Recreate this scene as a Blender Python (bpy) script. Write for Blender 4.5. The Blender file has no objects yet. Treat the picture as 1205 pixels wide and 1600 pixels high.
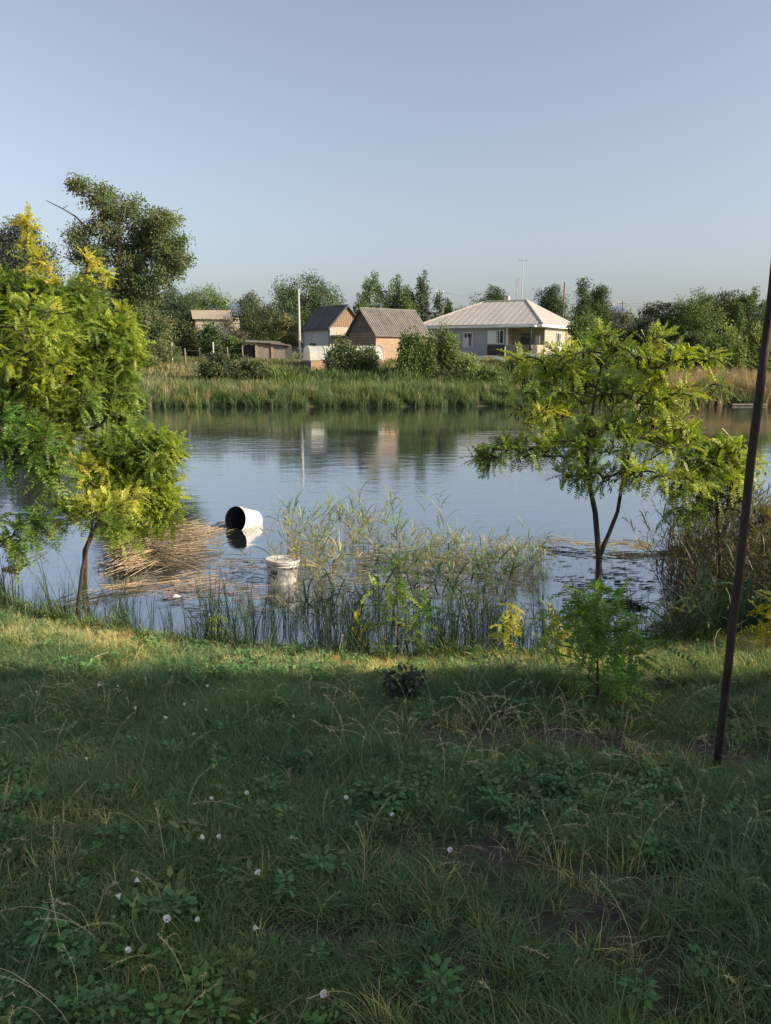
import bpy, math, random
import numpy as np
from mathutils import Vector
rng = np.random.default_rng(7)
random.seed(7)
S = bpy.context.scene
COL = S.collection
PI = math.pi
R = math.radians

# ------------------------------------------------------------------ camera, sky, sun, exposure
CAM_H, PITCH, F = 2.5, R(12.2), 1155.0          # eye height above the water, tilt down, focal length in photo pixels
cd = bpy.data.cameras.new('camera'); cam = bpy.data.objects.new('camera', cd); COL.objects.link(cam)
cam.location = (0, 0, CAM_H); cam.rotation_euler = (PI/2 - PITCH, 0, 0)
cd.sensor_fit = 'VERTICAL'; cd.angle = 2*math.atan(800/F); cd.clip_start = .05; cd.clip_end = 3000
S.camera = cam

SUN_AZ = math.atan2(.95, -.31)                  # azimuth from +Y towards +X: the sun stands to the right, a little behind
SUN_EL = R(25)
W = bpy.data.worlds.new('World'); S.world = W; W.use_nodes = True
nt = W.node_tree; nt.nodes.clear()
sky = nt.nodes.new('ShaderNodeTexSky'); sky.sky_type = 'NISHITA'; sky.sun_disc = False
sky.sun_elevation = SUN_EL; sky.sun_rotation = SUN_AZ
sky.air_density = 1.0; sky.dust_density = 2.8; sky.ozone_density = 2.6; sky.altitude = 100
hs = nt.nodes.new('ShaderNodeHueSaturation'); hs.inputs['Saturation'].default_value = .58
bg = nt.nodes.new('ShaderNodeBackground'); bg.inputs['Strength'].default_value = .105
wo = nt.nodes.new('ShaderNodeOutputWorld')
nt.links.new(sky.outputs[0], hs.inputs['Color']); nt.links.new(hs.outputs[0], bg.inputs[0]); nt.links.new(bg.outputs[0], wo.inputs[0])
sl = bpy.data.lights.new('sun', 'SUN'); sl.energy = 4.9; sl.angle = R(.6); sl.color = (1.0, .84, .62)
sun = bpy.data.objects.new('sun', sl); COL.objects.link(sun)
sd = Vector((math.sin(SUN_AZ)*math.cos(SUN_EL), math.cos(SUN_AZ)*math.cos(SUN_EL), math.sin(SUN_EL)))
sun.rotation_euler = sd.to_track_quat('Z', 'Y').to_euler(); sun.location = sd*50
S.view_settings.view_transform = 'Standard'; S.view_settings.look = 'None'
S.view_settings.exposure = .84; S.view_settings.gamma = 1; S.view_settings.use_curve_mapping = False
S.cycles.max_bounces = 8; S.cycles.transparent_max_bounces = 8

# ------------------------------------------------------------------ helpers
CP, SP = math.cos(PITCH), math.sin(PITCH)
def at(px, py, Y):
    """world point seen at photo pixel px,py, standing at distance Y"""
    dx = (px - 602.5)/F; dz = -(py - 800)/F
    d = np.array([dx, CP + dz*SP, -SP + dz*CP])
    return np.array([0, 0, CAM_H]) + d*(Y/d[1])
def on_z(px, py, z):
    dx = (px - 602.5)/F; dz = -(py - 800)/F
    d = np.array([dx, CP + dz*SP, -SP + dz*CP])
    return np.array([0, 0, CAM_H]) + d*((z - CAM_H)/d[2])

def vnoise(x, y, seed=0):
    x = np.asarray(x, float); y = np.asarray(y, float)
    xi = np.floor(x).astype(np.int64); yi = np.floor(y).astype(np.int64); fx = x - xi; fy = y - yi
    fx = fx*fx*(3-2*fx); fy = fy*fy*(3-2*fy)
    def h(a, b):
        n = (a*374761393 + b*668265263 + seed*1442695041) & 0xffffffff
        n = ((n ^ (n >> 13))*1274126177) & 0xffffffff
        return ((n ^ (n >> 16)) & 0xffff)/65535.0
    return (h(xi, yi)*(1-fx) + h(xi+1, yi)*fx)*(1-fy) + (h(xi, yi+1)*(1-fx) + h(xi+1, yi+1)*fx)*fy
def fbm(x, y, seed=0, o=3):
    r = 0; a = 1; t = 0
    for i in range(o):
        r = r + a*vnoise(x*2**i, y*2**i, seed+i); t += a; a *= .5
    return r/t

def edge_y(x):      # where the lawn breaks off to the pond
    return np.interp(x, [-8, -3.4, -2.6, -1.4, 0, 1.3, 2.2, 2.8, 4.5, 8, 12], [7.6, 5.85, 5.35, 4.84, 4.66, 4.65, 4.85, 5.1, 5.5, 6, 6])
def slope_w(x):     # the mud shelf at the right reaches further into the pond
    return np.interp(x, [-10, 2.1, 3.2, 4, 20], [.7, .8, 3.0, 3.8, 4])
def ground_z(x, y):
    x = np.asarray(x, float); y = np.asarray(y, float)
    e = edge_y(np.clip(x, -20, 20)); w = slope_w(x)
    lawn = .9 - .42*np.clip((y-1.6)/(e-1.6), 0, 1)**1.3 + (fbm(x*1.3, y*1.3, 3) - .5)*.07
    t = np.clip((y-e)/w, 0, 1)
    shelf = np.where(x > 2.5, np.minimum(1, (x-2.5)/1), 0)
    drop = t*t*(3-2*t)
    drop = drop*(1-shelf) + shelf*(np.clip(t*5, 0, 1)*.42 + .58*np.clip((t-.75)*4, 0, 1))
    near = lawn - drop*(1.05)
    shore = 35.0 + (fbm(x*.25, x*0+2, 9) - .5)*.9 + np.where(x > 12, 1.2, 0)
    d = y - shore
    far = np.interp(d, [-3, 0, .7, 2.0, 5, 12, 20, 60, 2000], [-1, -.02, .35, .55, 1.0, 1.85, 2.1, 2.3, 2.4]) + (fbm(x*.3, y*.3, 5) - .5)*.25*np.clip(d/2, 0, 1)
    return np.where(y < 20, near, far)
def gz(x, y): return float(ground_z(x, y))

class MB:
    """collects geometry with a colour per vertex, then links it as ONE mesh object"""
    def __init__(s): s.v = []; s.f = []; s.c = []; s.n = 0; s.m = []
    def add(s, v, f, col=(1, 1, 1), mat=0):
        v = np.asarray(v, float).reshape(-1, 3); f = np.asarray(f, np.int64)
        if f.ndim == 1: f = f[None]
        s.v.append(v); s.f.append(f + s.n); s.n += len(v)
        c = np.asarray(col, float)
        if c.ndim == 1: c = np.tile(c[:3], (len(v), 1))
        s.c.append(c[:, :3]); s.m.append(np.full(len(f), mat))
        return s
    def mesh(s, name, mats, smooth=False):
        me = bpy.data.meshes.new(name)
        v = np.concatenate(s.v); c = np.concatenate(s.c)
        lt = np.concatenate([np.full(len(f), f.shape[1]) for f in s.f]); li = np.concatenate([f.ravel() for f in s.f])
        me.vertices.add(len(v)); me.vertices.foreach_set('co', v.ravel())
        me.loops.add(len(li)); me.loops.foreach_set('vertex_index', li.astype(np.int32))
        me.polygons.add(len(lt)); me.polygons.foreach_set('loop_start', np.concatenate([[0], np.cumsum(lt)[:-1]]).astype(np.int32))
        me.polygons.foreach_set('loop_total', lt.astype(np.int32))
        me.polygons.foreach_set('material_index', np.concatenate(s.m).astype(np.int32))
        me.polygons.foreach_set('use_smooth', np.full(len(lt), smooth))
        a = me.color_attributes.new('col', 'FLOAT_COLOR', 'POINT')
        a.data.foreach_set('color', np.concatenate([c, np.ones((len(c), 1))], 1).ravel().astype(np.float32))
        for m in (mats if isinstance(mats, (list, tuple)) else [mats]): me.materials.append(m)
        me.update(calc_edges=True); me.validate()
        return me
    def build(s, name, mats, parent=None, smooth=False, loc=None):
        o = bpy.data.objects.new(name, s.mesh(name, mats, smooth)); COL.objects.link(o)
        if loc is not None: o.location = loc
        if parent is not None:
            o.parent = parent; o.matrix_parent_inverse = parent.matrix_basis.inverted()
        return o

def tag(o, label=None, cat=None, group=None, kind=None):
    if label: o['label'] = label
    if cat: o['category'] = cat
    if group: o['group'] = group
    if kind: o['kind'] = kind
    return o
def thing(name, label, cat, loc, group=None, rz=0):
    o = bpy.data.objects.new(name, None); COL.objects.link(o); o.empty_display_size = .2
    o.location = loc; o.rotation_euler.z = rz
    bpy.context.view_layer.update() if False else None
    return tag(o, label, cat, group)

def norm(a): return a/np.maximum(np.linalg.norm(a, axis=-1, keepdims=True), 1e-9)
def rand_dirs(n): return norm(rng.normal(size=(n, 3)))

def tube(mb, pts, rad, sides=7, col=(1, 1, 1), cap=True, mat=0):
    pts = np.asarray(pts, float); n = len(pts); rad = np.broadcast_to(np.asarray(rad, float), (n,))
    t = norm(np.gradient(pts, axis=0)); ref = np.array([.13, .21, .97]) if abs(t[0][2]) < .9 else np.array([.97, .1, .2])
    V = []
    for i in range(n):
        a = norm(np.cross(t[i], ref)); b = np.cross(t[i], a); ref = np.cross(a, t[i]) if False else ref
        th = np.arange(sides)/sides*2*PI
        V.append(pts[i] + rad[i]*(np.cos(th)[:, None]*a + np.sin(th)[:, None]*b))
    V = np.concatenate(V); f = []
    for i in range(n-1):
        for j in range(sides):
            k = (j+1) % sides
            f.append((i*sides+j, i*sides+k, (i+1)*sides+k, (i+1)*sides+j))
    mb.add(V, f, col, mat)
    if cap:
        mb.add(V[:sides], [list(range(sides))[::-1]], col, mat); mb.add(V[-sides:], [list(range(sides))], col, mat)
def box(mb, c, s, col=(1, 1, 1), ax=None, mat=0):
    """box centred at c, full sizes s, local axes ax (3 rows)"""
    c = np.asarray(c, float); s = np.asarray(s, float)/2
    q = np.array([[x, y, z] for z in (-1, 1) for y in (-1, 1) for x in (-1, 1)])*s
    if ax is not None: q = q @ np.asarray(ax, float)
    mb.add(c + q, [(0, 2, 3, 1), (4, 5, 7, 6), (0, 1, 5, 4), (2, 6, 7, 3), (0, 4, 6, 2), (1, 3, 7, 5)], col, mat)
def segs(mb, a, b, ra, rb, col, sides=5):
    """many straight tapered twigs at once"""
    if len(a) == 0: return
    t = norm(b-a); ref = np.where(np.abs(t[:, 2:3]) < .9, [[0, 0, 1.]], [[1., 0, 0]]); u = norm(np.cross(t, ref)); w = np.cross(t, u)
    th = np.arange(sides)/sides*2*PI; c = np.cos(th)[None, :, None]; s_ = np.sin(th)[None, :, None]
    ring = c*u[:, None] + s_*w[:, None]
    V = np.concatenate([a[:, None] + ring*ra[:, None, None], b[:, None] + ring*rb[:, None, None]], 1).reshape(-1, 3)
    base = np.arange(len(a))[:, None, None]*2*sides
    j = np.arange(sides); k = (j+1) % sides
    q = np.stack([j, k, k+sides, j+sides], 1)[None]
    mb.add(V, (base + q).reshape(-1, 4), col)
def cards(mb, p, d, n, L, Wd, col):
    """leaf blades: kite shaped, base p, direction d, face normal n"""
    s = norm(np.cross(d, n)); L = np.broadcast_to(L, (len(p),))[:, None]; Wd = np.broadcast_to(Wd, (len(p),))[:, None]
    nn = np.cross(s, d)
    V = np.stack([p, p + d*L*.45 + s*Wd/2 + nn*L*.06, p + d*L - nn*L*.08, p + d*L*.45 - s*Wd/2 + nn*L*.06], 1).reshape(-1, 3)
    f = np.arange(len(p))[:, None]*4 + np.arange(4)[None]
    mb.add(V, f, np.repeat(col, 4, 0))
def varcol(base, n, v=.22, hue=.1):
    base = np.asarray(base, float); k = 1 + rng.uniform(-v, v, (n, 1)); h = rng.uniform(-hue, hue, (n, 1))
    return np.clip(base*k*np.concatenate([1+h*1.3, 1+h*.2, 1-h], 1), 0, 1)

# ------------------------------------------------------------------ materials
def newmat(name):
    m = bpy.data.materials.new(name); m.use_nodes = True; n = m.node_tree; n.nodes.clear(); return m, n
def N(n, t, **k):
    x = n.nodes.new(t)
    for a, b in k.items():
        if hasattr(x, a) and not a[0].isupper(): setattr(x, a, b)
        else: x.inputs[a.replace('_', ' ')].default_value = b
    return x
def ramp(n, fac, stops):
    r = n.nodes.new('ShaderNodeValToRGB'); e = r.color_ramp.elements
    while len(e) < len(stops): e.new(.5)
    for i, (p, c) in enumerate(stops): e[i].position = p; e[i].color = tuple(c) + (1,)
    n.links.new(fac, r.inputs[0]); return r.outputs[0]
def mix(n, f, a, b, bt='MIX'):
    m = n.nodes.new('ShaderNodeMix'); m.data_type = 'RGBA'; m.blend_type = bt
    for i, s in ((0, f), (6, a), (7, b)):
        if isinstance(s, bpy.types.NodeSocket): n.links.new(s, m.inputs[i])
        elif i == 0: m.inputs[0].default_value = s
        else: m.inputs[i].default_value = tuple(s) + (1,)
    return m.outputs[2]
def noise(n, scale, detail=3, rough=.55, vec=None, out=0, dist=0):
    x = n.nodes.new('ShaderNodeTexNoise'); x.inputs['Scale'].default_value = scale; x.inputs['Detail'].default_value = detail
    x.inputs['Roughness'].default_value = rough; x.inputs['Distortion'].default_value = dist
    if vec is not None: n.links.new(vec, x.inputs['Vector'])
    return x.outputs[out]
def pos(n, sc=None):
    g = n.nodes.new('ShaderNodeNewGeometry').outputs['Position']
    if sc is None: return g
    m = n.nodes.new('ShaderNodeMapping'); m.inputs['Scale'].default_value = sc; n.links.new(g, m.inputs[0]); return m.outputs[0]
def objco(n, sc=None):
    g = n.nodes.new('ShaderNodeTexCoord').outputs['Object']
    if sc is None: return g
    m = n.nodes.new('ShaderNodeMapping'); m.inputs['Scale'].default_value = sc; n.links.new(g, m.inputs[0]); return m.outputs[0]
def finish(n, sh):
    o = n.nodes.new('ShaderNodeOutputMaterial'); n.links.new(sh, o.inputs[0])
def bumpn(n, h, strength, dist=.02):
    b = n.nodes.new('ShaderNodeBump'); b.inputs['Strength'].default_value = strength; b.inputs['Distance'].default_value = dist
    n.links.new(h, b.inputs['Height']); return b.outputs[0]
def leafmat(name, transl=.35, rough=.45, patch=0.0, patchcol=(1.25, 1.15, .7), spec=.35):
    m, n = newmat(name)
    a = n.nodes.new('ShaderNodeVertexColor'); a.layer_name = 'col'; c = a.outputs[0]
    if patch:
        nz = noise(n, patch, 3, .6, pos(n)); k = ramp(n, nz, [(.35, (.75, .85, .9)), (.5, (1, 1, 1)), (.68, patchcol)])
        c = mix(n, 1.0, c, k, 'MULTIPLY')
    p = N(n, 'ShaderNodeBsdfPrincipled', Roughness=rough); p.inputs['Specular IOR Level'].default_value = spec
    n.links.new(c, p.inputs['Base Color'])
    t = n.nodes.new('ShaderNodeBsdfTranslucent'); n.links.new(mix(n, 1.0, c, (1.25, 1.2, .6), 'MULTIPLY'), t.inputs[0])
    mx = n.nodes.new('ShaderNodeMixShader'); mx.inputs[0].default_value = transl
    n.links.new(p.outputs[0], mx.inputs[1]); n.links.new(t.outputs[0], mx.inputs[2]); finish(n, mx.outputs[0]); return m
def solid(name, col, rough=.8, var=.25, scale=6, bump=.3, bscale=None, metallic=0, stretch=(1, 1, 1), bdist=.01, dark=None):
    m, n = newmat(name); v = objco(n, stretch)
    nz = noise(n, scale, 5, .65, v)
    d = dark or tuple(c*(1-var*1.4) for c in col)
    c = ramp(n, nz, [(.3, d), (.5, col), (.72, tuple(min(1, x*(1+var)) for x in col))])
    p = N(n, 'ShaderNodeBsdfPrincipled', Roughness=rough, Metallic=metallic); n.links.new(c, p.inputs['Base Color'])
    if bump: n.links.new(bumpn(n, noise(n, bscale or scale*5, 4, .6, v), bump, bdist), p.inputs['Normal'])
    finish(n, p.outputs[0]); return m

M = {}
M['leaf'] = leafmat('locust_leaf', .5)
M['tree_leaf'] = leafmat('tree_leaf', .28, .55, spec=.2)
M['grass'] = leafmat('grass_blade', .3, .55, patch=1.1, patchcol=(1.15, 1.08, .85), spec=.3)
M['reed'] = leafmat('reed_blade', .3, .5, patch=.8, patchcol=(1.2, 1.05, .8))
M['far_grass'] = leafmat('far_grass_blade', .25, .6, patch=.35, spec=.15)
M['straw'] = leafmat('dead_reed', .12, .7, spec=.2)
M['petal'] = leafmat('petal', .3, .6, spec=.2)
def m_bark(name, a, b):
    m, n = newmat(name); v = objco(n, (1, 1, .22))
    nz = noise(n, 34, 5, .7, v, dist=.4); c = ramp(n, nz, [(.32, a), (.65, b)])
    p = N(n, 'ShaderNodeBsdfPrincipled', Roughness=.9); n.links.new(c, p.inputs['Base Color'])
    n.links.new(bumpn(n, nz, .8, .01), p.inputs['Normal']); finish(n, p.outputs[0]); return m
M['bark'] = m_bark('locust_bark', (.022, .016, .012), (.075, .055, .04))
M['far_bark'] = m_bark('tree_bark', (.05, .04, .03), (.15, .125, .1))
def m_soil():
    m, n = newmat('bank_soil'); v = pos(n)
    a = noise(n, 2.2, 5, .6, v); b = noise(n, 30, 4, .7, v); c_ = noise(n, .05, 4, .6, v)
    near = ramp(n, b, [(.3, (.020, .017, .013)), (.52, (.045, .038, .028)), (.75, (.085, .07, .05))])
    green = ramp(n, b, [(.3, (.02, .035, .012)), (.7, (.06, .075, .025))])
    c = mix(n, ramp(n, a, [(.42, (0, 0, 0)), (.6, (1, 1, 1))]), near, green)
    dry = ramp(n, noise(n, .35, 5, .6, v), [(.38, (.05, .075, .025)), (.6, (.16, .145, .07))])
    sep = n.nodes.new('ShaderNodeSeparateXYZ'); n.links.new(v, sep.inputs[0])
    mr = n.nodes.new('ShaderNodeMapRange'); mr.inputs[1].default_value = 12; mr.inputs[2].default_value = 30; n.links.new(sep.outputs[1], mr.inputs[0])
    c = mix(n, mr.outputs[0], c, dry)
    p = N(n, 'ShaderNodeBsdfPrincipled', Roughness=.95); n.links.new(c, p.inputs['Base Color'])
    n.links.new(bumpn(n, b, .7, .02), p.inputs['Normal']); finish(n, p.outputs[0]); return m
M['soil'] = m_soil()
def m_water():
    m, n = newmat('pond_water')
    v = pos(n, (1, 2.4, 1)); w1 = noise(n, 1.1, 3, .5, v); w2 = noise(n, 7, 3, .55, v)
    patch = ramp(n, noise(n, .11, 3, .55, pos(n, (.6, 1.6, 1))), [(.42, (.28,)*3), (.6, (1,)*3)])
    add = n.nodes.new('ShaderNodeMath'); add.operation = 'MULTIPLY_ADD'; add.inputs[1].default_value = .22
    n.links.new(w2, add.inputs[0]); n.links.new(w1, add.inputs[2])
    b = n.nodes.new('ShaderNodeBump'); b.inputs['Distance'].default_value = .012
    ml = n.nodes.new('ShaderNodeMath'); ml.operation = 'MULTIPLY'; ml.inputs[1].default_value = .8; n.links.new(patch, ml.inputs[0])
    n.links.new(ml.outputs[0], b.inputs['Strength']); n.links.new(add.outputs[0], b.inputs['Height'])
    p = N(n, 'ShaderNodeBsdfPrincipled', Roughness=.03, IOR=2.4); p.inputs['Base Color'].default_value = (.024, .031, .034, 1)
    p.inputs['Specular Tint'].default_value = (.88, .94, 1, 1)
    n.links.new(b.outputs[0], p.inputs['Normal'])
    gl = N(n, 'ShaderNodeBsdfGlossy', Roughness=.03); gl.inputs[0].default_value = (.90, .95, 1, 1); n.links.new(b.outputs[0], gl.inputs['Normal'])
    mx = n.nodes.new('ShaderNodeMixShader'); mx.inputs[0].default_value = .46; n.links.new(p.outputs[0], mx.inputs[1]); n.links.new(gl.outputs[0], mx.inputs[2])
    finish(n, mx.outputs[0]); return m
M['water'] = m_water()
M['rust'] = solid('rusty_steel', (.05, .034, .030), .75, .45, 14, .5, 60, .3, (1, 1, .25), .002)
M['plaster_shade'] = solid('shade_toned_plaster', (.33, .35, .37), .9, .12, .8, .2)
M['plaster_white'] = solid('white_lime_wash', (.56, .57, .58), .9, .12, 1.2, .2)
M['plaster_cream'] = solid('cream_plaster', (.32, .28, .225), .9, .12, 1.0, .2)
M['dark_wall'] = solid('dark_boards_and_shade', (.06, .06, .06), .9, .3, 2, .2)
M['white_paint'] = solid('white_paint', (.72, .72, .70), .6, .08, 3, .05)
M['glass_dark'] = solid('window_glass', (.03, .035, .04), .08, .1, 2, 0)
M['curtain'] = solid('white_curtain', (.55, .56, .58), .8, .1, 5, 0)
M['slate'] = solid('grey_asbestos_roof', (.135, .125, .115), .85, .3, 1.6, .3, 12)
M['roof_tan'] = solid('tan_sheet_roof', (.30, .25, .20), .8, .15, 1, .1)
M['slate_dark'] = solid('dark_felt_roof', (.10, .105, .11), .85, .3, 1.6, .3, 12)
M['roof_cream'] = solid('pale_sheet_roof', (.38, .355, .33), .6, .1, .8, .1, 8)
M['wood'] = solid('weathered_planks', (.22, .145, .085), .85, .35, 5, .4, 30, 0, (4, 4, .4))
M['wood_grey'] = solid('grey_wood', (.17, .15, .13), .9, .3, 5, .4, 30, 0, (3, 3, .4))
M['concrete'] = solid('pale_concrete', (.42, .41, .38), .85, .15, 4, .2)
M['metal'] = solid('grey_metal', (.3, .3, .31), .5, .15, 6, .1, None, .5)
M['blue_roof'] = solid('blue_sheet_roof', (.10, .14, .24), .6, .15, 2, .1)
def m_brick():
    m, n = newmat('sand_brick_wall')
    tc = n.nodes.new('ShaderNodeTexCoord'); mp = n.nodes.new('ShaderNodeMapping'); mp.inputs['Rotation'].default_value = (PI/2, 0, 0); n.links.new(tc.outputs['Object'], mp.inputs[0])
    b = n.nodes.new('ShaderNodeTexBrick'); b.inputs['Scale'].default_value = 1; b.inputs['Brick Width'].default_value = .26; b.inputs['Row Height'].default_value = .09
    b.inputs['Mortar Size'].default_value = .009; b.inputs['Color1'].default_value = (.36, .25, .17, 1); b.inputs['Color2'].default_value = (.30, .20, .135, 1); b.inputs['Mortar'].default_value = (.20, .155, .115, 1)
    n.links.new(mp.outputs[0], b.inputs[0])
    c = mix(n, .6, b.outputs[0], ramp(n, noise(n, 1.5, 5, .6, tc.outputs['Object']), [(.3, (.7, .68, .66)), (.7, (1.1, 1.08, 1.0))]), 'MULTIPLY')
    p = N(n, 'ShaderNodeBsdfPrincipled', Roughness=.9); n.links.new(c, p.inputs['Base Color'])
    n.links.new(bumpn(n, b.outputs['Fac'], -.4, .01), p.inputs['Normal']); finish(n, p.outputs[0]); return m
M['brick'] = m_brick()
def m_film(name, col, alpha):
    m, n = newmat(name)
    p = N(n, 'ShaderNodeBsdfPrincipled', Roughness=.35); p.inputs['Base Color'].default_value = tuple(col)+(1,)
    n.links.new(bumpn(n, noise(n, 6, 4, .6, objco(n)), .6, .05), p.inputs['Normal'])
    t = N(n, 'ShaderNodeBsdfTranslucent'); t.inputs[0].default_value = tuple(col)+(1,)
    tr = N(n, 'ShaderNodeBsdfTransparent'); a = n.nodes.new('ShaderNodeMixShader'); a.inputs[0].default_value = .4
    n.links.new(p.outputs[0], a.inputs[1]); n.links.new(t.outputs[0], a.inputs[2])
    b = n.nodes.new('ShaderNodeMixShader'); b.inputs[0].default_value = alpha; n.links.new(tr.outputs[0], b.inputs[1]); n.links.new(a.outputs[0], b.inputs[2])
    finish(n, b.outputs[0]); return m
M['film'] = m_film('greenhouse_film', (.62, .62, .58), .8)
M['net'] = m_film('teal_netting', (.22, .36, .38), .9)
def m_plastic(name, marks):
    m, n = newmat(name); v = objco(n)
    nz = noise(n, 9, 5, .65, v); c = ramp(n, nz, [(.28, (.33, .30, .27)), (.45, (.54, .50, .47)), (.7, (.64, .60, .58))])
    sep = n.nodes.new('ShaderNodeSeparateXYZ'); n.links.new(v, sep.inputs[0])
    if marks:       # dark grime and cracks round the lid and a muddy foot
        sp = ramp(n, noise(n, 55, 3, .7, v), [(.30, (.12, .1, .1)), (.38, (1, 1, 1))]); c = mix(n, .75, c, sp, 'MULTIPLY')
    mr = n.nodes.new('ShaderNodeMapRange'); mr.inputs[1].default_value = .02; mr.inputs[2].default_value = .13; mr.inputs[3].default_value = 1; mr.inputs[4].default_value = 0
    n.links.new(sep.outputs[2], mr.inputs[0])
    if marks: c = mix(n, mr.outputs[0], c, (.24, .19, .11))
    p = N(n, 'ShaderNodeBsdfPrincipled', Roughness=.4); n.links.new(c, p.inputs['Base Color'])
    n.links.new(bumpn(n, noise(n, 12, 3, .5, v), .25, .01), p.inputs['Normal'])
    finish(n, p.outputs[0]); return m
M['bucket'] = m_plastic('dirty_white_plastic', False); M['bucket_marked'] = m_plastic('stained_white_plastic', True)
M['black'] = solid('black_paint_smear', (.012, .012, .014), .6, .3, 8, 0)
M['bucket_in'] = solid('shaded_bucket_inside', (.02, .022, .024), .7, .3, 8, .2)  # near-black stands for the shade inside the open bucket

# ------------------------------------------------------------------ terrain and water
def terrain():
    xs = np.concatenate([-np.geomspace(700, 6.2, 60), np.arange(-6, 6.01, .08), np.geomspace(6.2, 700, 60)])
    ys = np.concatenate([-np.geomspace(300, .6, 25), np.arange(-.4, 9.5, .08), np.linspace(10, 33, 24), np.arange(33.3, 50, .3), np.geomspace(50.5, 1500, 50)])
    X, Y = np.meshgrid(xs, ys); Z = ground_z(X, Y)
    V = np.stack([X, Y, Z], -1).reshape(-1, 3); nx, ny = len(xs), len(ys)
    i = (np.arange(ny-1)[:, None]*nx + np.arange(nx-1)[None]).ravel()
    mb = MB().add(V, np.stack([i, i+1, i+1+nx, i+nx], 1))
    tag(mb.build('ground', M['soil'], smooth=True), 'grassy pond bank and the far village ground', kind='structure')
terrain()
mb = MB(); mb.add([(-700, 2, 0), (700, 2, 0), (700, 37.4, 0), (-700, 37.4, 0)], [(0, 1, 2, 3)])
tag(mb.build('pond_water', M['water']), 'still pond water reflecting the sky', kind='structure')

# ------------------------------------------------------------------ scattering (for what nobody could count)
def scatter(name, pts, protos, label, cat, rot=None, scl=None, idx=None, tilt=.15):
    pts = np.asarray(pts, float); n = len(pts)
    if rot is None: rot = np.stack([rng.normal(0, tilt, n), rng.normal(0, tilt, n), rng.uniform(0, 2*PI, n)], 1)
    if scl is None: scl = rng.uniform(.75, 1.3, n)
    if idx is None: idx = rng.integers(0, len(protos), n)
    me = bpy.data.meshes.new(name); me.vertices.add(n); me.vertices.foreach_set('co', pts.ravel())
    a = me.attributes.new('rot', 'FLOAT_VECTOR', 'POINT'); a.data.foreach_set('vector', rot.astype(np.float32).ravel())
    a = me.attributes.new('scl', 'FLOAT', 'POINT'); a.data.foreach_set('value', scl.astype(np.float32))
    a = me.attributes.new('idx', 'INT', 'POINT'); a.data.foreach_set('value', idx.astype(np.int32))
    o = bpy.data.objects.new(name, me); COL.objects.link(o)
    pc = bpy.data.collections.new(name + '_kinds')
    for i, pm in enumerate(protos):
        po = bpy.data.objects.new('%s_kind_%02d' % (name, i), pm); pc.objects.link(po)
    g = bpy.data.node_groups.new(name + '_nodes', 'GeometryNodeTree')
    g.interface.new_socket('Geometry', in_out='INPUT', socket_type='NodeSocketGeometry')
    g.interface.new_socket('Geometry', in_out='OUTPUT', socket_type='NodeSocketGeometry')
    gi = g.nodes.new('NodeGroupInput'); go = g.nodes.new('NodeGroupOutput')
    ip = g.nodes.new('GeometryNodeInstanceOnPoints'); ci = g.nodes.new('GeometryNodeCollectionInfo')
    ci.inputs['Collection'].default_value = pc; ci.inputs['Separate Children'].default_value = True; ci.inputs['Reset Children'].default_value = True
    ip.inputs['Pick Instance'].default_value = True
    def attr(nm, ty):
        x = g.nodes.new('GeometryNodeInputNamedAttribute'); x.data_type = ty; x.inputs['Name'].default_value = nm; return x.outputs['Attribute']
    e = g.nodes.new('FunctionNodeEulerToRotation'); g.links.new(attr('rot', 'FLOAT_VECTOR'), e.inputs[0])
    g.links.new(gi.outputs[0], ip.inputs['Points']); g.links.new(ci.outputs[0], ip.inputs['Instance'])
    g.links.new(attr('idx', 'INT'), ip.inputs['Instance Index']); g.links.new(e.outputs[0], ip.inputs['Rotation']); g.links.new(attr('scl', 'FLOAT'), ip.inputs['Scale'])
    g.links.new(ip.outputs[0], go.inputs[0])
    md = o.modifiers.new('scatter', 'NODES'); md.node_group = g
    return tag(o, label, cat, kind='stuff')

def blades(mb, base, ang, h, lean, w, col, seg=4, tipcol=None):
    """curved grass blades; arrays of base point, heading, height, sideways reach, width"""
    n = len(base); t = np.linspace(0, 1, seg+1)
    d = np.stack([np.cos(ang), np.sin(ang), np.zeros(n)], 1); s = np.stack([-np.sin(ang+rng.normal(0, .5, n)), np.cos(ang), np.zeros(n)], 1); s = norm(s)
    P = base[:, None] + d[:, None]*(lean[:, None, None]*(t**2)[None, :, None]); 
    P = P + np.array([0, 0, 1.])*(h[:, None, None]*(t - .35*t**3*np.clip(lean/h, 0, 1.2)[:, None])[:, :, None])
    ww = w[:, None]*np.clip(1.15*(1-t**2.2), 0, 1)[None]*.5
    Lf = P - s[:, None]*ww[:, :, None]; Rt = P + s[:, None]*ww[:, :, None]
    V = np.concatenate([Lf[:, :-1], Rt[:, :-1], P[:, -1:]], 1); m = 2*seg+1
    C = np.repeat(col, m, 0)
    if tipcol is not None:
        k = np.tile(np.concatenate([t[:-1], t[:-1], [1]]), n)[:, None]**1.5; C = C*(1-k) + np.asarray(tipcol)*k
    b = np.arange(n)[:, None]*m
    q = []
    for i in range(seg-1): q.append(b + np.array([i, i+seg, i+seg+1, i+1]))
    mb.add(V.reshape(-1, 3), np.concatenate(q), C)
    base0 = mb.n - n*m
    mb.f.append(np.concatenate([b + np.array([seg-1, 2*seg-1, 2*seg])]) + base0); mb.m.append(np.zeros(n))

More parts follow.
